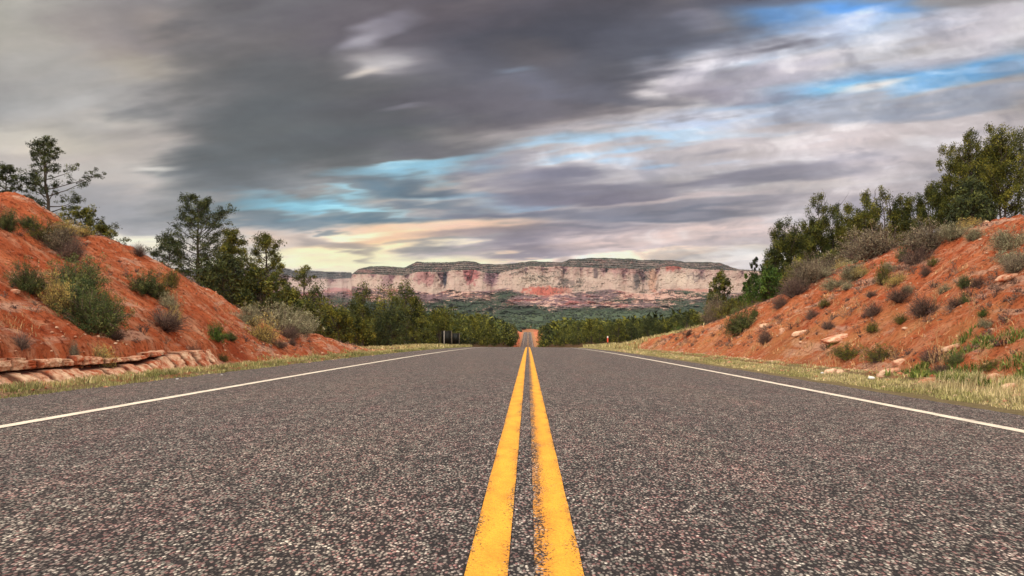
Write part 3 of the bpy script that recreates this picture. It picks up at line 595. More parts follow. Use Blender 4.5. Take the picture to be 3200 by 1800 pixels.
tree_at(560, 640, 70, 31, 'dark bushy juniper in front of the dense olive pine', group=GL, name='juniper', mk='dense', mat=L_PINE, n=90)
tree_at(655, 675, 66, 32, 'dark round juniper below the upright tiered pine', group=GL, name='juniper', mk='dense', mat=L_JUN, n=90)
tree_at(720, 722, 45, 36, 'rounded green juniper between the tiered pine and the thin ragged pine', group=GL, name='juniper', mk='dense', mat=L_OLIVE, n=70)
tree_at(764, 668, 36, 46, 'thin ragged pine with gaps standing before the mesa', group=GL, mat=L_OLIVE, dens=.75, t0=.25, limbs=18, cl=.26, leaf=.12)
tree_at(806, 712, 42, 44, 'pointed brownish juniper right of the thin ragged pine', group=GL, name='juniper', mk='dense', mat=L_JUN, n=70, spire=.4)
tree_at(765, 762, 60, 36, 'broad dark juniper under the thin ragged pine', group=GL, name='juniper', mk='dense', mat=L_JUN, n=90)
tree_at(850, 768, 40, 40, 'low olive juniper left of the big roadside junipers', group=GL, name='juniper', mk='dense', mat=L_OLIVE, n=60)
GM = 'big junipers at the left roadside'
tree_at(912, 719, 50, 52, 'tall juniper at the left end of the big roadside clump', group=GM, name='juniper', mk='dense', mat=L_JUN, n=90)
tree_at(968, 722, 54, 54, 'tall olive juniper in the middle of the big roadside clump', group=GM, name='juniper', mk='dense', mat=L_OLIVE, n=90, spire=.3)
tree_at(1020, 712, 48, 52, 'tallest juniper at the right end of the big roadside clump', group=GM, name='juniper', mk='dense', mat=L_JUN, n=100)
tree_at(985, 782, 50, 46, 'dark juniper at the front of the big roadside clump', group=GM, name='juniper', mk='dense', mat=L_PINE, n=110)
tree_at(895, 798, 46, 44, 'low bushy juniper at the front left of the big roadside clump', group=GM, name='juniper', mk='dense', mat=L_OLIVE, n=80)
tree_at(1048, 748, 20, 54, 'narrow juniper against the right side of the big roadside clump', group=GM, name='juniper', mk='dense', mat=L_JUN, n=50)
tree_at(1105, 782, 34, 60, 'olive juniper behind the dark sign panels', group=GM, name='juniper', mk='dense', mat=L_OLIVE, n=70)
tree_at(2532, 321, 62, 36, 'tall juniper with a thick forked trunk at the right edge', group=GR, name='juniper', kind='juniper', mat=L_OLIVE, dens=1., t0=.22, limbs=80, stems=5, cl=.22, leaf=.085, spire=1)
tree_at(2436, 332, 62, 38, 'tall juniper with several thin spires next to the forked one', group=GR, name='juniper', kind='juniper', mat=L_OLIVE, dens=.85, t0=.2, limbs=104, stems=8, cl=.18, leaf=.08, spire=1)
tree_at(2446, 446, 46, 33, 'dark conical spruce-like tree below the thin spires', group=GR, name='juniper', mk='dense', mat=L_PINE, n=110, spire=.2)
tree_at(2326, 446, 40, 38, 'upright juniper with a bare lower trunk, alone on the right crest', group=GR, name='juniper', kind='juniper', mat=L_JUN, dens=.95, t0=.2, limbs=62, stems=5, cl=.2, leaf=.08, spire=1)
tree_at(2238, 468, 30, 39, 'half dead juniper with bare grey top branches', group=GR, name='juniper', kind='juniper', mat=L_OLIVE, dens=.6, t0=.25, limbs=26, stems=2, cl=.18, leaf=.09, bare=6)
tree_at(2190, 478, 36, 40, 'twin stemmed juniper with dead twigs left of the half dead one', group=GR, name='juniper', kind='juniper', mat=L_OLIVE, dens=.72, t0=.2, limbs=28, stems=2, cl=.2, leaf=.09, bare=3)
tree_at(2138, 512, 34, 40, 'small yellowish juniper behind the dry bushes of the right crest', group=GR, name='juniper', kind='juniper', mat=L_OLIVE, dens=1., t0=.1, limbs=50, stems=4, cl=.2, leaf=.085, spire=1)
tree_at(2068, 486, 42, 41, 'flat topped dense juniper on the right crest', group=GR, name='juniper', kind='juniper', mat=L_JUN, dens=1.05, t0=.12, limbs=70, stems=5, cl=.22, leaf=.085, bare=3, spire=1)
tree_at(1992, 546, 52, 42, 'broad ragged juniper at the left end of the crest row', group=GR, name='juniper', kind='juniper', mat=L_JUN, dens=1., t0=.08, limbs=70, stems=6, cl=.22, leaf=.085, bare=2, spire=1)
tree_at(1950, 620, 42, 42, 'low dark juniper beside the broad ragged one', group=GR, name='juniper', mk='dense', mat=L_JUN, n=80)
for a_ in ((2486, 372, 34, 40, L_OLIVE, 'juniper closing the gap between the forked one and the thin spires'), (2385, 442, 30, 42, L_JUN, 'ragged juniper at the left side of the thin spired one'), (2288, 512, 28, 43, L_OLIVE, 'short juniper left of the upright lone juniper'), (2168, 520, 30, 44, L_JUN, 'slim juniper behind the twin stemmed one'),
           (2028, 556, 34, 45, L_OLIVE, 'olive juniper between the flat topped one and the broad ragged one'), (2108, 548, 30, 45, L_JUN, 'slim dark juniper right of the flat topped one'), (1965, 590, 34, 46, L_OLIVE, 'small olive juniper at the lower left of the broad ragged one')):
    tree_at(*a_[:4], a_[5], group=GR, name='juniper', kind='juniper', mat=a_[4], dens=.9, t0=.1, limbs=46, stems=4, cl=.22, leaf=.085, spire=1)
tree_at(1893, 645, 11, 44, 'slender young conifer standing out against the mesa', group=GR, name='juniper', mk='dense', mat=L_PINE, n=34, spire=.5)
tree_at(1935, 676, 50, 41, 'bright green leafy tree low behind the right bank', group=GR, name='leafy_tree', mk='dense', mat=L_BRIGHT, n=80)
tree_at(1878, 694, 18, 45, 'small bright green tree behind the slender conifer', group=GR, name='leafy_tree', mk='dense', mat=L_BRIGHT, n=40)
tree_at(2010, 660, 46, 38, 'olive bushy juniper behind the purple-grey brush', group=GR, name='juniper', mk='dense', mat=L_OLIVE, n=80)
tree_at(2100, 630, 46, 38, 'dark juniper filling the row under the flat topped one', group=GR, name='juniper', mk='dense', mat=L_JUN, n=70)
tree_at(1812, 686, 34, 46, 'separate round juniper at the lower end of the right bank', group=GR, name='juniper', mk='dense', mat=L_JUN, n=90)
# ------------------------------------------------------------------ shrubs
def make_shrub(kind, seed):
    """unit shrub, radius 1 and height about 1.2: stems fanning from the root, leaves on their outer part"""
    global rng
    rng = np.random.default_rng(seed)
    st, fo = Geo(), Geo()
    P = dict(sage=(100, 52, .055, L_SAGE, 1.0), dry=(230, 9, .05, L_DRY, .9), grey=(210, 30, .05, L_GREY, .9), green=(110, 66, .06, L_GREENB, .8), bright=(60, 40, .08, L_BRIGHT, .7), yellow=(120, 26, .055, L_YEL, .9), olive=(80, 42, .06, L_OLIVE, .8))[kind]
    ns, nl, ls, lm, up = P
    lob = unit(7); lob[:, 2] = np.abs(lob[:, 2]); lr = rng.uniform(.65, 1.2, 7)
    tips = []
    for i in range(ns):
        d = unit(1)[0]; d[2] = abs(d[2]) * 1.1 + .18; d /= np.linalg.norm(d)
        r = .78 + .3 * np.max((lob @ d) ** 4 * lr) * rng.uniform(.7, 1.15) ; r *= rng.uniform(.75, 1.05)
        s = np.linspace(0, 1, 4)[:, None]; p = d * r * s + np.array([0, 0, .12]) * s ** 2 + rng.normal(0, .04, (4, 3)) * s; p[0] = rng.normal(0, .06, 3) * (1, 1, 0) - (0, 0, .12)
        st.tube(p, np.array([.022, .015, .011, .005]) * (1 if kind in ('dry', 'grey') else .8), 3, (rng.random(), rng.uniform(.2, .8), 0))
        for k in range(3):
            b = p[1 + k % 3] ; e = b + d * .3 + unit(1)[0] * .22; st.tube([b, e], [.009, .003], 3, (rng.random(), rng.uniform(.2, .9), 0)); tips.append(e)
        tips.append(p[-1]); tips.append(p[2] * .5 + p[3] * .5)
        if kind not in ('dry',): tips.append(p[2])
    tips = np.array(tips)
    for c in tips:
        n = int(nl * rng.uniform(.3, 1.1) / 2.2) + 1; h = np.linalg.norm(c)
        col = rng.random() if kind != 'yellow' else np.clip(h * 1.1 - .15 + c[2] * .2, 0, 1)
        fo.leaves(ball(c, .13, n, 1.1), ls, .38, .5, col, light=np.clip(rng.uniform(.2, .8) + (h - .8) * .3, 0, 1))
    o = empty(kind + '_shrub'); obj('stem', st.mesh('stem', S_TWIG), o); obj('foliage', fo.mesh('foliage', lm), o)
    return o
PROTO = {k: [make_shrub(k, 100 + 10 * i + j) for j in range(n)] for i, (k, n) in enumerate((('sage', 3), ('dry', 3), ('grey', 3), ('green', 3), ('bright', 1), ('yellow', 2), ('olive', 2)))}
_used = {}
NAMES = dict(sage='sagebrush', dry='dry_shrub', grey='grey_shrub', green='green_shrub', bright='leafy_shrub', yellow='rabbitbrush', olive='olive_shrub')
def shrub(kind, px, py, w, h, label, group, Yset=None):
    """px, py: foot of the shrub; w, h its size, in photo pixels"""
    if Yset: x, y = (px - VX) / FPX * Yset, Yset
    else: x, y = hit(px, py)
    n = _used.get(kind, 0); _used[kind] = n + 1; pr = PROTO[kind][n % len(PROTO[kind])]
    if pr.get('label'): pr = copy_tree(pr)
    sc = w / 2 / FPX * y * 1.2; hz = h / 1.18 / FPX * y
    y2 = y + sc * .35; x2 = x * y2 / y
    drop(pr, x2, y2, gz(x2, y2) - .02 - (.1 * sc), rz=(n * 2.1) % 6.28, s=(sc * (1.0 + .28 * math.sin(n * 2.7)), sc * (1.0 - .22 * math.sin(n * 2.7)), hz)); pr.rotation_euler[1] = (.22 if x < 0 else -.22) * (1 if not Yset else 0) + .10 * math.sin(n * 5.1); pr.name = NAMES[kind]
    tag(pr, label, 'shrub', group); return pr
def Z(k, x, y):
    ox, oy, s = {1: (0, 380, .31056), 2: (0, 800, .31056), 3: (800, 760, .23464), 6: (2100, 750, .23464), 7: (2400, 380, .31056), 8: (2400, 800, .31056)}[k]; return ox + x * s, oy + y * s, s
def bush(z, x, y, w, h, kind, label, grp, Yset=None):
    px, py, s = Z(z, x, y); return shrub(kind, px, py, w * s, h * s, label, grp, Yset)
SL, SR, ST = 'shrubs growing on the left red bank', 'shrubs growing on the right red bank', 'brush along the top of the right bank'
for b in (
 (1, 50, 1110, 170, 200, 'green', 'dark shrub cut by the left edge high on the red bank'),
 (1, 290, 1110, 190, 130, 'green', 'small dark tuft at the upper end of the long brush strip'),
 (1, 430, 1240, 280, 250, 'olive', 'dark olive bush in the upper part of the brush strip running down from the crest'),
 (1, 590, 1340, 300, 270, 'grey', 'greyish bush in the middle of the brush strip running down from the crest'),
 (1, 715, 1440, 190, 230, 'dry', 'dark brown twiggy bush at the lower end of the brush strip'),
 (1, 650, 1170, 220, 150, 'yellow', 'yellowish brush just under the low crest trees'),
 (1, 810, 1165, 200, 110, 'yellow', 'flat tan brush on the crest notch of the left bank'),
 (1, 1400, 1370, 130, 120, 'dry', 'lone dry reddish shrub on the skyline of the left bank'),
 (2, 300, 410, 310, 290, 'green', 'round dark green bush at the left end of the big bush patch'),
 (2, 610, 590, 270, 400, 'yellow', 'pale tan bush wedged between the green bushes of the big patch'),
 (2, 760, 400, 400, 330, 'green', 'bright topped green bush at the top of the big bush patch'),
 (2, 760, 620, 420, 330, 'green', 'dense dark bush in the centre of the big bush patch'),
 (2, 960, 800, 440, 380, 'green', 'large dark green bush low in the big bush patch'),
 (2, 1060, 640, 280, 280, 'olive', 'olive bush at the right side of the big bush patch'),
 (2, 1160, 860, 170, 130, 'dry', 'small dark twiggy shrub at the lower tip of the big bush patch'),
 (2, 1460, 400, 330, 230, 'green', 'dark grey-green bush in the middle of the left bank'),
 (2, 1620, 470, 240, 180, 'olive', 'low olive bush joined to the right of the mid-bank bush'),
 (2, 1710, 330, 130, 190, 'olive', 'small upright green bush near the crest of the left bank'),
 (2, 1690, 550, 160, 170, 'sage', 'pale sage tuft below the mid-bank bush'),
 (2, 1650, 790, 290, 210, 'dry', 'purple-brown bush with a pale yellow crown on the left bank'),
 (2, 1730, 700, 130, 170, 'yellow', 'yellow topped brush beside the purple-brown bush'),
 (2, 210, 1015, 140, 160, 'dry', 'small black-brown shrub perched on the stone ledge'),
 (2, 2170, 870, 200, 180, 'bright', 'vivid green leafy shrub low on the left bank'),
 (2, 2320, 870, 110, 80, 'green', 'small green shrub touching the vivid green one'),
 (2, 740, 1150, 100, 180, 'grey', 'little olive tuft rooted in the face of the ledge'),
 (2, 980, 1210, 230, 230, 'yellow', 'yellow-green bunch of dry grass below the ledge'),
 (2, 1950, 1090, 150, 150, 'dry', 'thin dry bush near the end of the ledge'),
 (2, 2240, 1080, 100, 90, 'olive', 'low green tuft above the verge grass'),
 (3, 60, 960, 366, 271, 'sage', 'topmost grey-green sagebrush of the sage cluster'),
 (3, -60, 1120, 341, 295, 'sage', 'leftmost sagebrush of the sage cluster'),
 (3, 130, 1340, 353, 389, 'yellow', 'yellow crowned bush at the front of the sage cluster'),
 (3, 340, 1200, 402, 377, 'sage', 'big silvery sagebrush with a dark base in the sage cluster'),
 (3, 420, 1290, 292, 188, 'dry', 'dark twiggy base shrub under the big silvery sagebrush'),
 (3, 610, 1230, 353, 318, 'sage', 'silvery sagebrush at the right end of the sage cluster'),
 (3, 740, 1210, 195, 200, 'sage', 'smaller sage at the far right of the sage cluster'),
 (3, 480, 1370, 122, 106, 'dry', 'tiny dark shrub below the sage cluster'),
 (3, 320, 1410, 170, 129, 'dry', 'small brown shrub between the sage cluster and the verge'),
 (3, 1080, 1280, 220, 110, 'yellow', 'tan grass clump on the tail of the left bank'),
 (3, 1320, 1340, 200, 90, 'yellow', 'dry tuft where the left bank runs out'),
 (3, 2260, 1370, 190, 300, 'dry', 'bare pinkish brown bush left of the sign panels'),
): bush(*b[:7], SL)
for b in (
 (7, 560, 1470, 330, 240, 'grey', 'grey-brown bush at the lower end of the crest brush', 24),
 (7, 750, 1450, 150, 130, 'yellow', 'small tan bush beside the grey-brown crest bush', 23),
 (7, 1040, 1400, 400, 290, 'grey', 'wide grey-green bush on the crest below the half dead juniper'),
 (7, 1580, 1360, 420, 310, 'grey', 'widest dry bush on the crest below the upright juniper'),
 (7, 1500, 1440, 260, 180, 'dry', 'purple lower bush under the widest crest bush'),
 (7, 1370, 1430, 130, 160, 'green', 'narrow dark green bush left of the widest crest bush'),
 (7, 1880, 1220, 220, 170, 'sage', 'pale sagebrush right of the widest crest bush'),
 (7, 2070, 1210, 190, 150, 'sage', 'second pale sagebrush on the crest under the conical tree'),
 (7, 2020, 1090, 220, 130, 'yellow', 'yellow-green shrub in front of the conical tree'),
 (7, 2260, 995, 90, 100, 'yellow', 'tiny yellow shrub by the forked juniper trunk'),
 (7, 2440, 960, 180, 80, 'sage', 'low pale shrub on the highest part of the right crest'),
): bush(*b[:7], ST, b[7] if len(b) > 7 else None)
for b in (
 (7, 2440, 1330, 320, 250, 'sage', 'large pale sagebrush near the right edge below the crest'),
 (7, 2480, 1460, 260, 150, 'sage', 'sagebrush under the large one at the right edge'),
 (8, 540, 140, 320, 220, 'grey', 'top of the long purple-grey brush on the right bank'),
 (8, 420, 290, 300, 260, 'grey', 'middle clump of the long purple-grey brush'),
 (8, 270, 430, 230, 210, 'dry', 'lower clump of the long purple-grey brush'),
 (8, 140, 510, 130, 110, 'dry', 'lowest tuft of the long purple-grey brush'),
 (8, 575, 225, 150, 110, 'sage', 'small sage touching the long purple-grey brush'),
 (8, 680, 340, 200, 130, 'sage', 'low sagebrush at the foot of the yellowish sage group'),
 (8, 850, 270, 280, 210, 'sage', 'largest of the yellowish sage group'),
 (8, 940, 230, 120, 120, 'yellow', 'yellow tuft at the right of the yellowish sage group'),
 (8, 800, 360, 110, 90, 'sage', 'small sage under the yellowish sage group'),
 (8, 1150, 310, 150, 240, 'olive', 'dark upright shrub midway up the right bank'),
 (8, 1230, 170, 120, 110, 'sage', 'small shrub above the dark upright one'),
 (8, 1300, 300, 170, 120, 'yellow', 'straw coloured shrub right of the dark upright one'),
 (8, 1395, 400, 110, 100, 'sage', 'bright pale tuft above the dark twiggy patch'),
 (8, 1320, 500, 240, 150, 'dry', 'dark twiggy patch in the middle of the right bank'),
 (8, 1570, 650, 280, 220, 'dry', 'large purple-brown twiggy bush on the right bank'),
 (8, 1350, 690, 140, 110, 'olive', 'low olive shrub below the dark twiggy patch'),
 (8, 1650, 125, 120, 100, 'olive', 'small dark shrub high on bare red earth'),
 (8, 1590, 215, 90, 110, 'dry', 'tiny dry shrub under the small high one'),
 (8, 1990, 335, 130, 120, 'green', 'dark green half of the paired shrubs'),
 (8, 2100, 320, 150, 130, 'dry', 'brown half of the paired shrubs'),
 (8, 1880, 545, 200, 130, 'dry', 'dark dry shrub below the paired shrubs'),
 (8, 1780, 385, 130, 110, 'sage', 'sage left of the paired shrubs'),
 (8, 1970, 495, 100, 110, 'green', 'small dark shrub directly under the paired shrubs'),
 (8, 2200, 730, 110, 110, 'sage', 'lone pale sage on smooth red earth'),
 (8, 2140, 640, 80, 90, 'bright', 'fresh green sprig above the lone pale sage'),
 (8, 2500, 200, 260, 230, 'grey', 'grey twiggy bush at the right edge above an overhang'),
 (8, 560, 540, 130, 110, 'olive', 'olive tuft low on the paler part of the right bank'),
 (8, 460, 620, 140, 110, 'dry', 'purplish tuft left of the olive one'),
 (8, 600, 750, 100, 90, 'dry', 'small dark tuft among pale stones of the right bank'),
 (8, 1040, 440, 100, 70, 'dry', 'little dark shrub on open red slope'),
 (8, 1070, 620, 170, 130, 'dry', 'reddish dry shrub in the middle of the slope'),
 (8, 1060, 790, 140, 110, 'olive', 'olive shrub below the reddish dry one'),
 (8, 800, 1060, 260, 170, 'olive', 'grey-olive bush near the foot of the right bank'),
 (8, 1120, 1090, 240, 190, 'olive', 'green bush near the foot of the right bank'),
 (8, 1650, 1090, 240, 160, 'dry', 'brown brush near the foot behind the tall straw stalks'),
 (8, 1910, 1110, 150, 120, 'green', 'green tuft right of the tall straw stalks'),
 (8, 1780, 1200, 220, 110, 'dry', 'low brown brush just above the verge grass'),
 (8, 2260, 1150, 220, 90, 'olive', 'flat greenish brush above the green weeds'),
 (6, 960, 1230, 330, 280, 'green', 'round dark bush standing alone low on the right bank'),
 (6, 1080, 1060, 120, 130, 'green', 'small green head beside the lone dark bush'),
 (6, 1250, 1390, 150, 170, 'dry', 'dark tuft under a pale stone slab'),
 (6, 220, 1280, 80, 80, 'dry', 'tiny dark shrub at the tail of the right bank'),
 (6, 110, 1190, 170, 110, 'bright', 'green shrub where the right bank meets the plain', 62),
 (6, 225, 1180, 120, 110, 'dry', 'dry shrub beside the green one at the bank tail', 58),
 (6, 10, 1240, 160, 60, 'yellow', 'pale tuft by the far verge on the right', 56),
 (6, 560, 1110, 300, 330, 'grey', 'dark grey-olive bush under the separate round juniper', 42),
 (6, 760, 1010, 360, 260, 'olive', 'broad dark bush right of the separate round juniper', 38),
 (6, 980, 860, 260, 130, 'olive', 'low green brush behind the lower right crest', 36),
 (6, 1180, 780, 240, 110, 'olive', 'green brush further up behind the right crest', 33),
 (6, 2140, 270, 200, 130, 'grey', 'brown bush on top of the long purple-grey brush', None),
): bush(*b[:7], SR, b[7] if len(b) > 7 else None)
for k in PROTO:
    for p in PROTO[k]:
        if not p.get('label'):
            for ch in list(p.children): bpy.data.objects.remove(ch)
            bpy.data.objects.remove(p)
rng = np.random.default_rng(11)
# ------------------------------------------------------------------ tall straw stalks on the right bank
def stalk(px, py, hpx, n, label):
    x, y = hit(px, py); g = Geo(); h = hpx / FPX * y
    for i in range(n):
        d = np.array([rng.normal(0, .22), rng.normal(0, .15), 1]); s = np.linspace(0, 1, 5)[:, None]; hh = h * rng.uniform(.6, 1.05)
        p = np.array([rng.normal(0, .02 * n ** .5), rng.normal(0, .03), -.03]) + d * hh * s + rng.normal(0, .012, (5, 3)) * s
        g.tube(p, np.linspace(.0042, .0016, 5), 3, (rng.random(), .6, 0))
        for j in range(6):
            b = p[1 + j % 4]; e = b + np.array([rng.normal(0, .3), rng.normal(0, .3), .55]) * hh * .28; g.tube([b, e], [.0026, .0012], 3, (rng.random(), .7, 0))
            g.leaves(ball(e, .025, 5), .022, .4, .5, .7)
    o = empty('straw_stalk', (x, y, gz(x, y))); obj('stem', g.mesh('stem', S_PALE), o); tag(o, label, 'dry plant', 'straw stalks on the right bank')
for a in ((8, 1760, 1160, 460, 9, 'tallest bunch of straw stalks near the foot of the right bank'), (8, 1690, 560, 240, 5, 'pale stalks beside the purple-brown twiggy bush'), (8, 700, 500, 150, 4, 'thin pale stalks under the yellowish sage group'),
          (8, 930, 640, 260, 4, 'thin straw stalk on open slope left of the reddish dry shrub'), (8, 2420, 900, 240, 5, 'branched straw stalks high near the right edge'), (8, 2550, 1150, 320, 4, 'single row of stalks at the right edge'),
          (8, 2160, 1180, 330, 4, 'slender stalks above the green weeds'), (8, 1900, 920, 190, 4, 'short straw stalks right of the tallest bunch'), (8, 1260, 1060, 170, 7, 'straw tuft beside the green foot bush'),
          (8, 2050, 600, 260, 3, 'bent pale stalk under the paired shrubs'), (8, 300, 700, 110, 6, 'straw tuft on the pale stony part of the right bank'), (8, 60, 560, 120, 5, 'fine straw tuft near the lowest purple-grey brush')):
    px, py, s = Z(a[0], a[1], a[2]); stalk(px, py, a[3] * s, a[4], a[5])
# ------------------------------------------------------------------ stone ledge at the foot of the left bank
STONE = MB('ledge_stone', .9, .15); _at = STONE.sepc(STONE.attr().outputs['Color'], 0)
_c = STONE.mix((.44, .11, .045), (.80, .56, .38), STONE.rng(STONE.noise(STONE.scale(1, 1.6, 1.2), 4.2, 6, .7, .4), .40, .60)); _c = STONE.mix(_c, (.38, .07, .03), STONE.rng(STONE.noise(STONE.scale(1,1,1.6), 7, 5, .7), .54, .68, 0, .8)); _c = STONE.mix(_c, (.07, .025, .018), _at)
STONE.bump(STONE.noise(STONE.scale(1, 1, 2), 22, 6, .65), .7, .03); STONE.col(_c); STONE = STONE.m
def build_ledge():
    ys = np.arange(4.6, 15.5, .010); n = len(ys)
    def blocks(mean):
        e = [4.6]
        while e[-1] < 15.6: e.append(e[-1] + mean * rng.uniform(.35, 1.8))
        e = np.array(e); b = np.searchsorted(e, ys); d = np.min(np.abs(ys[:, None] - e[None]), 1); return b, d, len(e) + 1
    b1, d1, m1 = blocks(.24); b2, d2, m2 = blocks(.30)
    off = rng.uniform(-.08, .05, m1)[b1]; dz = rng.uniform(-.055, .02, m1)[b1]; tl = rng.uniform(-.5, .5, m1)[b1]; offl = rng.uniform(-.07, .05, m2)[b2]; dzl = rng.uniform(-.03, .03, m2)[b2]
    crack = np.exp(-(d1 / .014) ** 2); crackl = np.exp(-(d2 / .016) ** 2)
    zt = np.interp(ys, [4, 7.7, 10.3, 11.5, 15.5], [.41, .40, .34, .43, .52]) + dz; zb = np.interp(ys, [4, 7.7, 10.3, 11.5, 15.5], [.22, .22, .24, .37, .50])
    fadeu = 1 - sstep(ys, 11.2, 12.0); fadel = 1 - sstep(ys, 12, 15); rzv = road_z(ys); K = 40
    X = np.zeros((K, n)); Zz = np.zeros((K, n)); C = np.zeros((K, n))
    for k in range(K):
        t = k / (K - 1)
        if t < .42: q = t / .42; z = rzv + (zb - .04 + dzl - rzv) * q; x = 5.64 + .26 * q - (offl * fadel - crackl * .06) * sstep(q, .05, .25); c = crackl * .85
        elif t < .52: q = (t - .42) / .10; z = zb - .04 + dzl * (1 - q) + .05 * q; x = 5.93 + .14 * math.sin(math.pi * min(1, q * .8)); c = np.full(n, 1.0) * fadeu  # shade of the undercut painted into the stone tint
        elif t < .80: q = (t - .52) / .28; z = zb + .01 + (zt - zb - .01) * q; x = 5.93 - off - .012 * math.sin(math.pi * q) + crack * .10 + tl * (q - .5) * .05; c = crack * 1.0 * np.ones(n)
        else: q = (t - .80) / .20; z = zt + .01 * q - .20 * max(0, q - .45); x = 5.935 - off * (1 - q * .6) + .44 * q + crack * .05 * (1 - q); c = crack * .5 * (1 - q)
        x = x + fbm(ys * 3.5, z * 9 + k * .1, 301, 5, .65) * .035 + fbm(ys * 14, z * 30, 303, 3) * .014
        if t >= .42: x = x + (1 - fadeu) * .7
        x = x + (1 - fadel) * .8
        X[k] = -x; Zz[k] = z + fbm(ys * 5, ys * 0 + k * .2, 305, 4, .6) * .012; C[k] = np.clip(c, 0, 1)
    P = np.stack([X, np.broadcast_to(ys, X.shape), Zz], -1)
    me = mesh('rock_ledge', P.reshape(-1, 3), gridf(n, K), STONE, np.stack([C, C, C], -1).reshape(-1, 3))
    tag(obj('rock_ledge', me), 'cracked pale sandstone ledge along the foot of the left bank', 'rock ledge')
build_ledge()
# ------------------------------------------------------------------ loose stones, litter
def stone_geo(seed, sx, sy, sz, sub=3):
    import bmesh
    bm = bmesh.new(); bmesh.ops.create_icosphere(bm, subdivisions=sub, radius=1); v = np.array([q.co[:] for q in bm.verts]); f = np.array([[q.index for q in p.verts] for p in bm.faces]); bm.free()
    r = 1 + fbm(v[:, 0] * 1.3 + v[:, 2], v[:, 1] * 1.3 - v[:, 2] * .7, seed, 3) * .35; v = v * r[:, None]
    v = np.sign(v) * np.abs(v) ** .75; return v * (sx, sy, sz), f
for i, (z, x, y, w, h, lab) in enumerate(((8, 640, 1185, 140, 60, 'pale wedge of rock at the foot of the right bank'), (8, 740, 1190, 70, 50, 'small reddish rock beside the pale wedge'), (8, 1240, 1190, 230, 70, 'long tilted slab of pale rock in the foot brush'), (8, 1330, 1090, 130, 60, 'leaning slab above the long tilted one'),
        (8, 1640, 1290, 260, 70, 'wide flat pink rock half buried in verge grass'), (8, 2270, 1260, 170, 80, 'pale flat rock among green weeds'), (8, 2470, 1330, 150, 70, 'pale rock near the right edge behind tall grass'), (8, 1860, 970, 200, 50, 'smooth tan slab on the slope beside tall stalks'), (8, 690, 870, 300, 40, 'long pale strip of rock low on the right bank'), (8, 330, 800, 160, 40, 'pale flake of stone on the right bank'), (8, 150, 790, 60, 60, 'small upright pale stone near the lower right bank'), (6, 1240, 1160, 150, 60, 'whitish slab above a dark tuft on the right bank'),
        (8, 2440, 240, 260, 50, 'smooth pale overhang rock below the grey twiggy bush'))):
    px, py, s = Z(z, x, y); gx, gy = hit(px, py); k = s / FPX * gy; v, f = stone_geo(i + 400, w * k / 2, w * k * .35, h * k * .62)
    me = mesh('rock', v, f, STONE, np.zeros((len(v), 3)), True); o = obj('rock', me); drop(o, gx, gy + .05, gz(gx, gy) + h * k * .15); o.rotation_euler = (rng.normal(0, .1), -.25 if w > 100 else .1, rng.normal(0, .2)); tag(o, lab, 'rock', 'loose rocks on the right bank')
LIT = MB('white_litter', .6, .3); LIT.col((.85, .84, .82)); LIT = LIT.m
for i, (z, x, y, w, lab) in enumerate(((8, 1040, 1256, 66, 'scrap of crumpled white litter on the right verge'), (8, 1822, 1250, 40, 'smaller white scrap on the pink rock'), (8, 545, 1195, 30, 'tiny white scrap by the pale wedge of rock'), (2, 1785, 1256, 26, 'white pebble lying on the left shoulder'), (2, 2232, 1220, 20, 'second white pebble further along the left shoulder'))):
    px, py, s = Z(z, x, y); gx, gy = hit(px, py); k = s / FPX * gy; v, f = stone_geo(i + 450, w * k / 2, w * k / 2, w * k * .28, 2)
    o = obj('litter', mesh('litter', v, f, LIT)); drop(o, gx, gy, max(gz(gx, gy), float(road_z(gy)) - .01) + w * k * .22); o.rotation_euler = (0, .1, i); tag(o, lab, 'litter', 'white scraps beside the road')
def scatter_stones():
    g = Geo(); base = [stone_geo(500 + i, 1, .8, .6, 1) for i in range(5)]; N = 5200
    side = rng.random(N) < .5; A = np.where(rng.random(N) < .35, rng.uniform(5.0, 6.4, N), rng.uniform(5.7, 11.5, N)); Y = 4.5 + rng.random(N) ** 1.4 * 32; A = np.where(side, A, A - .5)
    X = np.where(side, -A, A); z, w = land(X, Y); z = np.maximum(z, road_z(Y) - .05)
    R_ = rng.lognormal(-4.15, .55, N).clip(.006, .07)
    for i in range(N):
        v, f = base[i % 5]; a = rng.uniform(0, 6.28); ca, sa = math.cos(a), math.sin(a); q = v * R_[i]; q = np.stack([q[:, 0] * ca - q[:, 1] * sa, q[:, 0] * sa + q[:, 1] * ca, q[:, 2]], -1) + (X[i], Y[i], z[i] + R_[i] * .25)
        g.add(q, f, np.tile((rng.random() ** 2 * .25, 0, 0), (len(q), 1)))
    tag(obj('rubble', g.mesh('rubble', STONE)), 'small loose stones and clods strewn over both banks', kind='stuff')
scatter_stones()
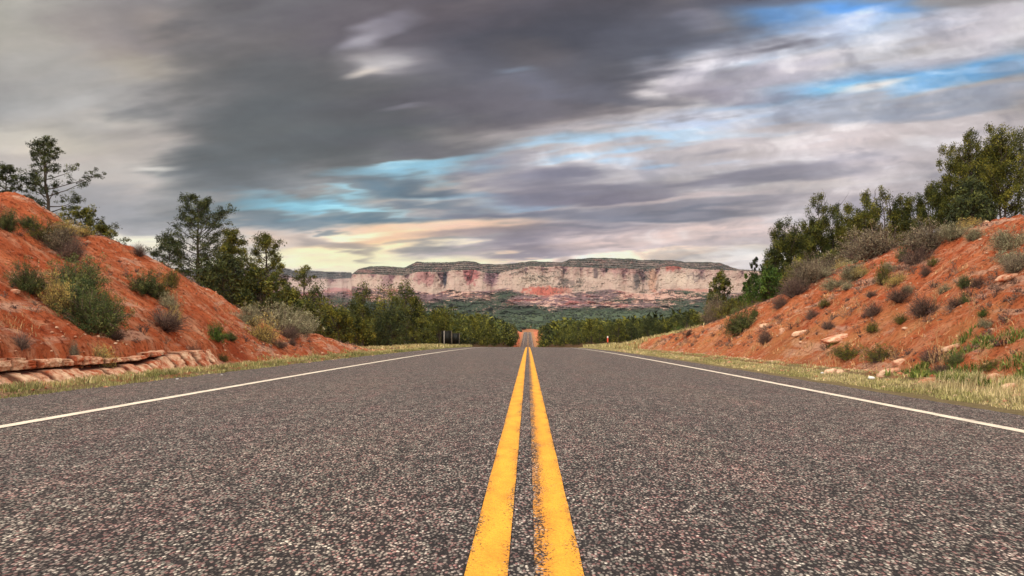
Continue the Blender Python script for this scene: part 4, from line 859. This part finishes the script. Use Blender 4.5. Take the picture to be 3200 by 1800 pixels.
# ------------------------------------------------------------------ grass
def blades(name, X, Y, H, Wd, mat, label, shade=None, lean=.35):
    n = len(X); z, w = land(X, Y); z = z - .01; a = rng.uniform(0, 6.28, n); dx, dy = np.cos(a), np.sin(a); l = rng.normal(0, lean, n) * H; b = rng.uniform(0, 6.28, n)
    p0 = np.stack([X - dx * Wd / 2, Y - dy * Wd / 2, z], -1); p1 = np.stack([X + dx * Wd / 2, Y + dy * Wd / 2, z], -1)
    m_ = np.stack([X + np.cos(b) * l * .35, Y + np.sin(b) * l * .35, z + H * .6], -1); m0 = m_ - np.stack([dx, dy, dx * 0], -1) * Wd[:, None] * .4; m1 = m_ + np.stack([dx, dy, dx * 0], -1) * Wd[:, None] * .4
    tip = np.stack([X + np.cos(b) * l, Y + np.sin(b) * l, z + H], -1)
    v = np.stack([p0, p1, m1, m0, tip], 1).reshape(-1, 3); i = np.arange(n)[:, None] * 5
    f = np.concatenate([i + [0, 1, 2], i + [0, 2, 3], i + [3, 2, 4]])
    sh = np.clip(rng.random(n) if shade is None else shade + rng.normal(0, .18, n), 0, 1); c = np.repeat(np.stack([sh, rng.random(n), sh * 0], -1), 5, 0)
    o = obj(name, mesh(name, v, f, mat, c)); tag(o, label, kind='stuff'); return o
def verge(side, n):
    Y = np.where(rng.random(n) < .12, rng.uniform(-3, 3.6, n), 3.6 + (rng.random(n) ** 1.9) * 56); c0, c1 = (5.14, 5.80) if side < 0 else (4.40, 5.5)
    t = rng.beta(1.0, 1.3, n); X = c0 + (c1 - c0) * t + fbm(Y * 1.3, Y * 0, 90, 3) * .12
    clump = fbm(X * 3, Y * 2, 95, 4); k = rng.random(n) < .35 + sstep(clump, -.25, .35); X, Y, t, clump = X[k], Y[k], t[k], clump[k]
    H = rng.uniform(.018, .062, len(X)) * (1 if side < 0 else .7) * (1 + .5 * sstep(clump, 0, .5)) * (1.35 - .7 * np.abs(t - .45)); W_ = .0030 + .00075 * np.abs(Y)
    sh = (.62 if side < 0 else .70) - .30 * sstep(fbm(X * 1.2, Y * .6, 97, 3), -.1, .5) - (.20 * (t < .35) if side < 0 else 0)
    blades('grass', side * X, Y, H, W_, L_GRASS, 'low yellow-green verge grass along the left edge of the road' if side < 0 else 'low straw coloured verge grass along the right edge of the road', sh)
verge(-1, 70000); verge(1, 110000)
n = 9000; X = 4.6 + 1.1 * rng.beta(2.2, 1.3, n); Y = rng.uniform(4.2, 8.4, n) + (X - 4.5) * .6; k = fbm(X * 4, Y * 4, 98, 3) > -.12
blades('grass', X[k], Y[k], rng.uniform(.04, .17, k.sum()), np.full(k.sum(), .0045), L_GRASS, 'tall pale grass at the near right verge', np.full(k.sum(), .8), .4)
n = 12000; X = rng.uniform(5.3, 6.7, n); Y = 6.6 + rng.random(n) * 3.6; k = fbm(X * 1.7, Y * 1.7, 99, 3) > .02
blades('weeds', X[k], Y[k], rng.uniform(.04, .13, k.sum()), np.full(k.sum(), .014), L_WEED, 'patches of fresh green weeds at the foot of the right bank', None, .7)
n = 60000; A = rng.uniform(5.6, 9.5, n); Y = 5.5 + rng.random(n) ** 1.3 * 30; f1 = fbm(A * 1.1, Y * .8, 105, 4, .6); f2 = fbm(A * 6, Y * 6, 106, 2); k = (f1 + f2 * .5 > .38 + .12 * (A - 6)) 
A, Y = A[k], Y[k]; blades('dry_grass', A, Y, rng.uniform(.03, .12, len(A)), .003 + .0006 * Y, S_PALE, 'sparse straw tufts over the lower right bank', None, .6)
n = 26000; A = rng.uniform(5.7, 8.2, n); Y = 8 + rng.random(n) * 22; k = fbm(A * 1.3, Y * .8, 108, 4, .6) + fbm(A * 6, Y * 6, 109, 2) * .5 > .50; A, Y = A[k], Y[k]
blades('dry_grass', -A, Y, rng.uniform(.03, .09, len(A)), .003 + .0006 * Y, S_PALE, 'scattered straw tufts near the foot of the left bank', None, .6)
n = 24000; s = rng.random(n) < .5; A = rng.uniform(5.2, 9.5, n); Y = rng.uniform(34, 68, n); k = fbm(A * .8, Y * .3, 110, 4) > -.15; A, Y, s = A[k], Y[k], s[k]
blades('dry_grass', np.where(s, -A, A), Y, rng.uniform(.08, .26, len(A)), .02 + .0008 * Y, L_GRASS, 'tufty dry grass on both sides where the road tops the rise', np.full(len(A), .6), .5)
def scrub():
    g = Geo(); n = 0
    for i in range(3200):
        right = rng.random() < .72; A = rng.uniform(5.9, 10.5); Y = 6 + rng.random() ** 1.3 * 26
        if fbm(np.array([A * .9]), np.array([Y * .6 + (0 if right else 50)]), 130, 3)[0] < (.02 if right else .22): continue
        X = A if right else -A; z = gz(X, Y); r = rng.uniform(.03, .13); k = rng.random()
        for j in range(int(rng.integers(6, 15))):
            d = unit(1)[0]; d[2] = abs(d[2]) + .2; e = np.array([X, Y, z]) + d * r * rng.uniform(.5, 1.2); g.tube([(X + rng.normal(0, r * .2), Y, z - .01), e], [.0045, .002], 3, (k, rng.random(), 0))
            g.leaves(ball(e, r * .3, 5), .02 + r * .06, .4, .4, k)
    tag(obj('scrub', g.mesh('scrub', L_DRY)), 'low dead twigs and dry scrub scattered over the banks', kind='stuff')
scrub()
# ------------------------------------------------------------------ sign panels and delineator post
def box(g, x0, x1, y0, y1, z0, z1, bev=.0):
    v = np.array([(x, y, z) for z in (z0, z1) for y in (y0, y1) for x in (x0, x1)]); f = [(0, 2, 3, 1), (4, 5, 7, 6), (0, 1, 5, 4), (2, 6, 7, 3), (0, 4, 6, 2), (1, 3, 7, 5)]; g.add(v, f)
PAN = MB('dark_panel', .55, .3); PAN.col(PAN.mix((.006, .007, .006), (.014, .015, .012), PAN.noise(None, 4, 3))); PAN = PAN.m
POST = MB('weathered_post', .85, .2); POST.col(POST.mix((.34, .31, .27), (.5, .47, .42), POST.noise(POST.scale(1, 1, .2), 12, 4))); POST = POST.m
POSTD = MB('brown_post', .85, .2); POSTD.col(POSTD.mix((.10, .08, .06), (.17, .14, .11), POSTD.noise(POSTD.scale(1, 1, .2), 12, 4))); POSTD = POSTD.m
def panel(px0, px1, py0, py1, Y, posts, label):
    f = lambda p: (p - VX) / FPX * Y
    xm = f((px0 + px1) / 2); zg = gz(xm, Y); o = empty('road_sign', (xm, Y, zg)); zf = lambda q: CAMH + (VY - q) / FPX * Y - zg
    g = Geo(); box(g, f(px0) - xm, f(px1) - xm, .03, .05, zf(py1), zf(py0)); pm = obj('sign_panel', g.mesh('sign_panel', PAN), o)
    g = Geo(); e = .02; a, b, c, d = f(px0) - xm, f(px1) - xm, zf(py1), zf(py0)
    box(g, a - e, a, .025, .055, c - e, d + e); box(g, b, b + e, .025, .055, c - e, d + e); box(g, a, b, .025, .055, d, d + e); box(g, a, b, .025, .055, c - e, c); obj('panel_frame', g.mesh('panel_frame', POSTD), pm)
    for q, w, m in posts:
        g = Geo(); box(g, f(q) - xm - w / 2, f(q) - xm + w / 2, -.05, .022, -.3, zf(py0) + .02); box(g, f(q) - xm - w / 2 - .008, f(q) - xm + w / 2 + .008, -.055, .027, zf(py0) + .02, zf(py0) + .045); obj('post', g.mesh('post', m), o)
    tag(o, label, 'sign', 'pair of dark panels at the left roadside')
panel(1379, 1410, 1035, 1076, 54, ((1388, .075, POST), (1411, .07, POSTD)), 'larger black panel with a pale post in front on the left roadside')
panel(1414, 1434, 1042, 1075, 56, ((1435.5, .05, POSTD),), 'smaller black panel right of the larger one')
x, Y = (1899 - VX) / FPX * 50, 50.; zg = gz(x, Y); o = empty('marker_post', (x, Y, zg)); k = 1 / FPX * 50; zf = lambda q: CAMH + (VY - q) * k - zg
WP = MB('white_plastic', .5, .3); WP.col((.80, .74, .68)); OR = MB('orange_plastic', .5, .3); OR.col((.75, .10, .04))
g = Geo(); g.tube([(0, 0, -.2), (0, 0, zf(1080)), (0, 0, zf(1069))], [.04, .035, .035], 10); obj('post', g.mesh('post', POSTD, True), o)
g = Geo(); g.tube([(0, 0, zf(1069.5)), (0, 0, zf(1056))], [.058, .058], 10); obj('orange_band', g.mesh('orange_band', OR.m, True), o)
g = Geo(); g.tube([(0, 0, zf(1056.2)), (0, 0, zf(1052)), (0, 0, zf(1050.6)), (0, 0, zf(1050.4))], [.056, .056, .04, .002], 10); obj('cap', g.mesh('cap', WP.m, True), o)
tag(o, 'thin orange marker post with a white top on the right roadside', 'marker post')
# ------------------------------------------------------------------ roadside woods
def forest():
    protos = []
    for i, (mt, H, W) in enumerate(((L_JUN, 4.2, 1.7), (L_OLIVE, 3.6, 1.7), (L_JUN, 3.4, 1.9), (L_PINE, 4.6, 1.6), (L_OLIVE, 4.4, 1.5))):
        o = make_dense('juniper', H, W, mt, n=60, leaf=.20, per=34, spire=.1 * (i % 3)); protos.append((o, H))
    used = [False] * 5; pts = []
    for side, lab, grp in ((-1, 'dark green juniper in the close wood left of the far road', 'woods along the left of the road'), (1, 'dark green juniper in the close wood right of the far road', 'woods along the right of the road')):
        cand = []
        for _ in range(9000):
            Y = 60 * (330 / 60) ** rng.random(); a = rng.random() ** 1.1; xi = np.interp(Y, [60, 95, 300, 400], [7.6 if side < 0 else 10.0, 7.2, 7.6, 8.6]); X = xi + a * Y * (.34 if side < 0 else .30)
            if side > 0 and Y < 85: X = xi + 7 + a * Y * .3
            s = rng.uniform(.62, 1.28)
            if all((X - u) ** 2 + (Y - w) ** 2 > (1.9 + Y * .004) ** 2 for u, w, _ in cand): cand.append((X, Y, s))
        cand.sort(key=lambda q: q[0] / q[1] * .8 + q[1] / 260)          # nearest and closest to the open view first
        keep = cand[:140]; rest = cand[140:]
        for X, Y, s in keep:
            k = int(rng.integers(5)); o = protos[k][0] if not used[k] else copy_tree(protos[k][0]); used[k] = True
            zt = float(np.interp(Y, [60, 110, 200, 330], [2.9, 4.0, 5.2, 6.0] if side < 0 else [2.2, 2.9, 4.2, 5.4])); q = zt / protos[k][1] * s
            drop(o, side * X, Y, gz(side * X, Y) - .1, rng.uniform(0, 6.28), (q * 1.15, q * 1.15, q)); tag(o, lab, 'tree', grp)
        pts += [(side * X, Y, s) for X, Y, s in rest]
    # farther woods as one mass
    g = Geo()
    def low(seed, nl, per, sz, lf):
        global rng
        r0 = rng; rng = np.random.default_rng(seed); q = Geo()
        for i in range(nl):
            h = rng.random(); c = np.array([rng.normal(0, .30) * (1.1 - h * .5), rng.normal(0, .30) * (1.1 - h * .5), .18 + h * .8]) * (sz, sz, sz); q.leaves(ball(c, .26 * sz, per), lf * sz, .6, .3, rng.random(), light=rng.random())
        rng = r0; return np.concatenate(q.v), np.concatenate(q.f), np.concatenate(q.c)
    lows = [low(900 + i, 16, 9, 1, .20) for i in range(4)]
    N = 2600; Y = 150 * (1300 / 150) ** rng.random(N); sd = np.where(rng.random(N) < .5, -1, 1); X = np.interp(Y, [150, 300, 450, 600, 873, 930], [7.8, 7.4, 7.6, 10, 16, 19]) + rng.random(N) ** 1.5 * Y * .42
    Y = np.where(Y > 925, Y + 75, Y); X = np.where(Y > 945, rng.uniform(-.42, .42, N) * Y, X * sd); pts += [(X[i], Y[i], rng.uniform(.8, 1.15)) for i in range(N)]
    P = np.array(pts); z, _ = land(P[:, 0], P[:, 1], False)
    for i in range(len(P)):
        v, f, c = lows[i % 4]; H = 3.9 * P[i, 2]; a = rng.uniform(0, 6.28); ca, sa = math.cos(a), math.sin(a)
        g.add(np.stack([v[:, 0] * ca - v[:, 1] * sa, v[:, 0] * sa + v[:, 1] * ca, v[:, 2]], -1) * (H * .95, H * .95, H) + (P[i, 0], P[i, 1], z[i] - .1), f, c)
    tag(obj('woodland', g.mesh('woodland', L_JUN)), 'close juniper wood further along the road', kind='stuff')
    # pinyon cover of the plain and the lower slopes
    g = Geo(); N = 42000; Y = 950 * (3300 / 950) ** (rng.random(N) ** .8); X = rng.uniform(-.60, .52, N) * Y; d = fbm(X * .004, Y * .004, 120, 3); k = rng.random(N) < .62 + .5 * d; X, Y = X[k], Y[k]; z, _ = land(X, Y, False); n = len(X)
    ico, fc = stone_geo(77, 1, 1, 1, 1); sz = rng.uniform(2.2, 4.2, n) * np.interp(Y, [950, 3300], [.9, 1.5])
    v = (ico[None] * sz[:, None, None] * (1, 1, .9) + np.stack([X, Y, z + sz * .5], -1)[:, None]).reshape(-1, 3); f = (fc[None] + (np.arange(n) * len(ico))[:, None, None]).reshape(-1, 3)
    sh = rng.random(n); c = np.repeat(np.stack([sh, rng.random(n), sh * 0], -1), len(ico), 0)
    mt = leafmat('plain_pinyon', (.020, .034, .020), (.036, .055, .028), (.065, .085, .040)); tag(obj('distant_woods', mesh('distant_woods', v, f, mt, c)), 'grey-green pinyon cover on the plain below the mesa', kind='stuff')
forest()
tree_at(1630, 800, 34, 78, 'dark juniper standing above the wood at the right', group='trees above the right hand wood', name='juniper', mk='dense', mat=L_PINE, n=80)
tree_at(1672, 818, 26, 82, 'lower juniper just right of the one above the wood', group='trees above the right hand wood', name='juniper', mk='dense', mat=L_JUN, n=60)
tree_at(1712, 812, 24, 72, 'small green juniper near the tail of the right bank', group='trees above the right hand wood', name='juniper', mk='dense', mat=L_OLIVE, n=50)
tree_at(1745, 835, 30, 70, 'low grey-green juniper by the tail of the right bank', group='trees above the right hand wood', name='juniper', mk='dense', mat=L_JUN, n=50)
# ------------------------------------------------------------------ air
HAZE = 2.0e-5
if HAZE:
    import bmesh
    bm = bmesh.new(); bmesh.ops.create_cube(bm, size=1); me = bpy.data.meshes.new('haze'); bm.to_mesh(me); bm.free()
    o = obj('haze', me); o.scale = (19500, 12000, 900); o.location = (0, 4500, 900 / 2 - 35)
    m = bpy.data.materials.new('haze'); m.use_nodes = True; t = m.node_tree; t.nodes.clear(); v = t.nodes.new('ShaderNodeVolumePrincipled'); ou = t.nodes.new('ShaderNodeOutputMaterial')
    v.inputs['Color'].default_value = (.80, .84, .95, 1); v.inputs['Density'].default_value = HAZE; v.inputs['Anisotropy'].default_value = .0
    t.links.new(v.outputs[0], ou.inputs['Volume']); me.materials.append(m); tag(o, 'thin evening haze', kind='stuff')
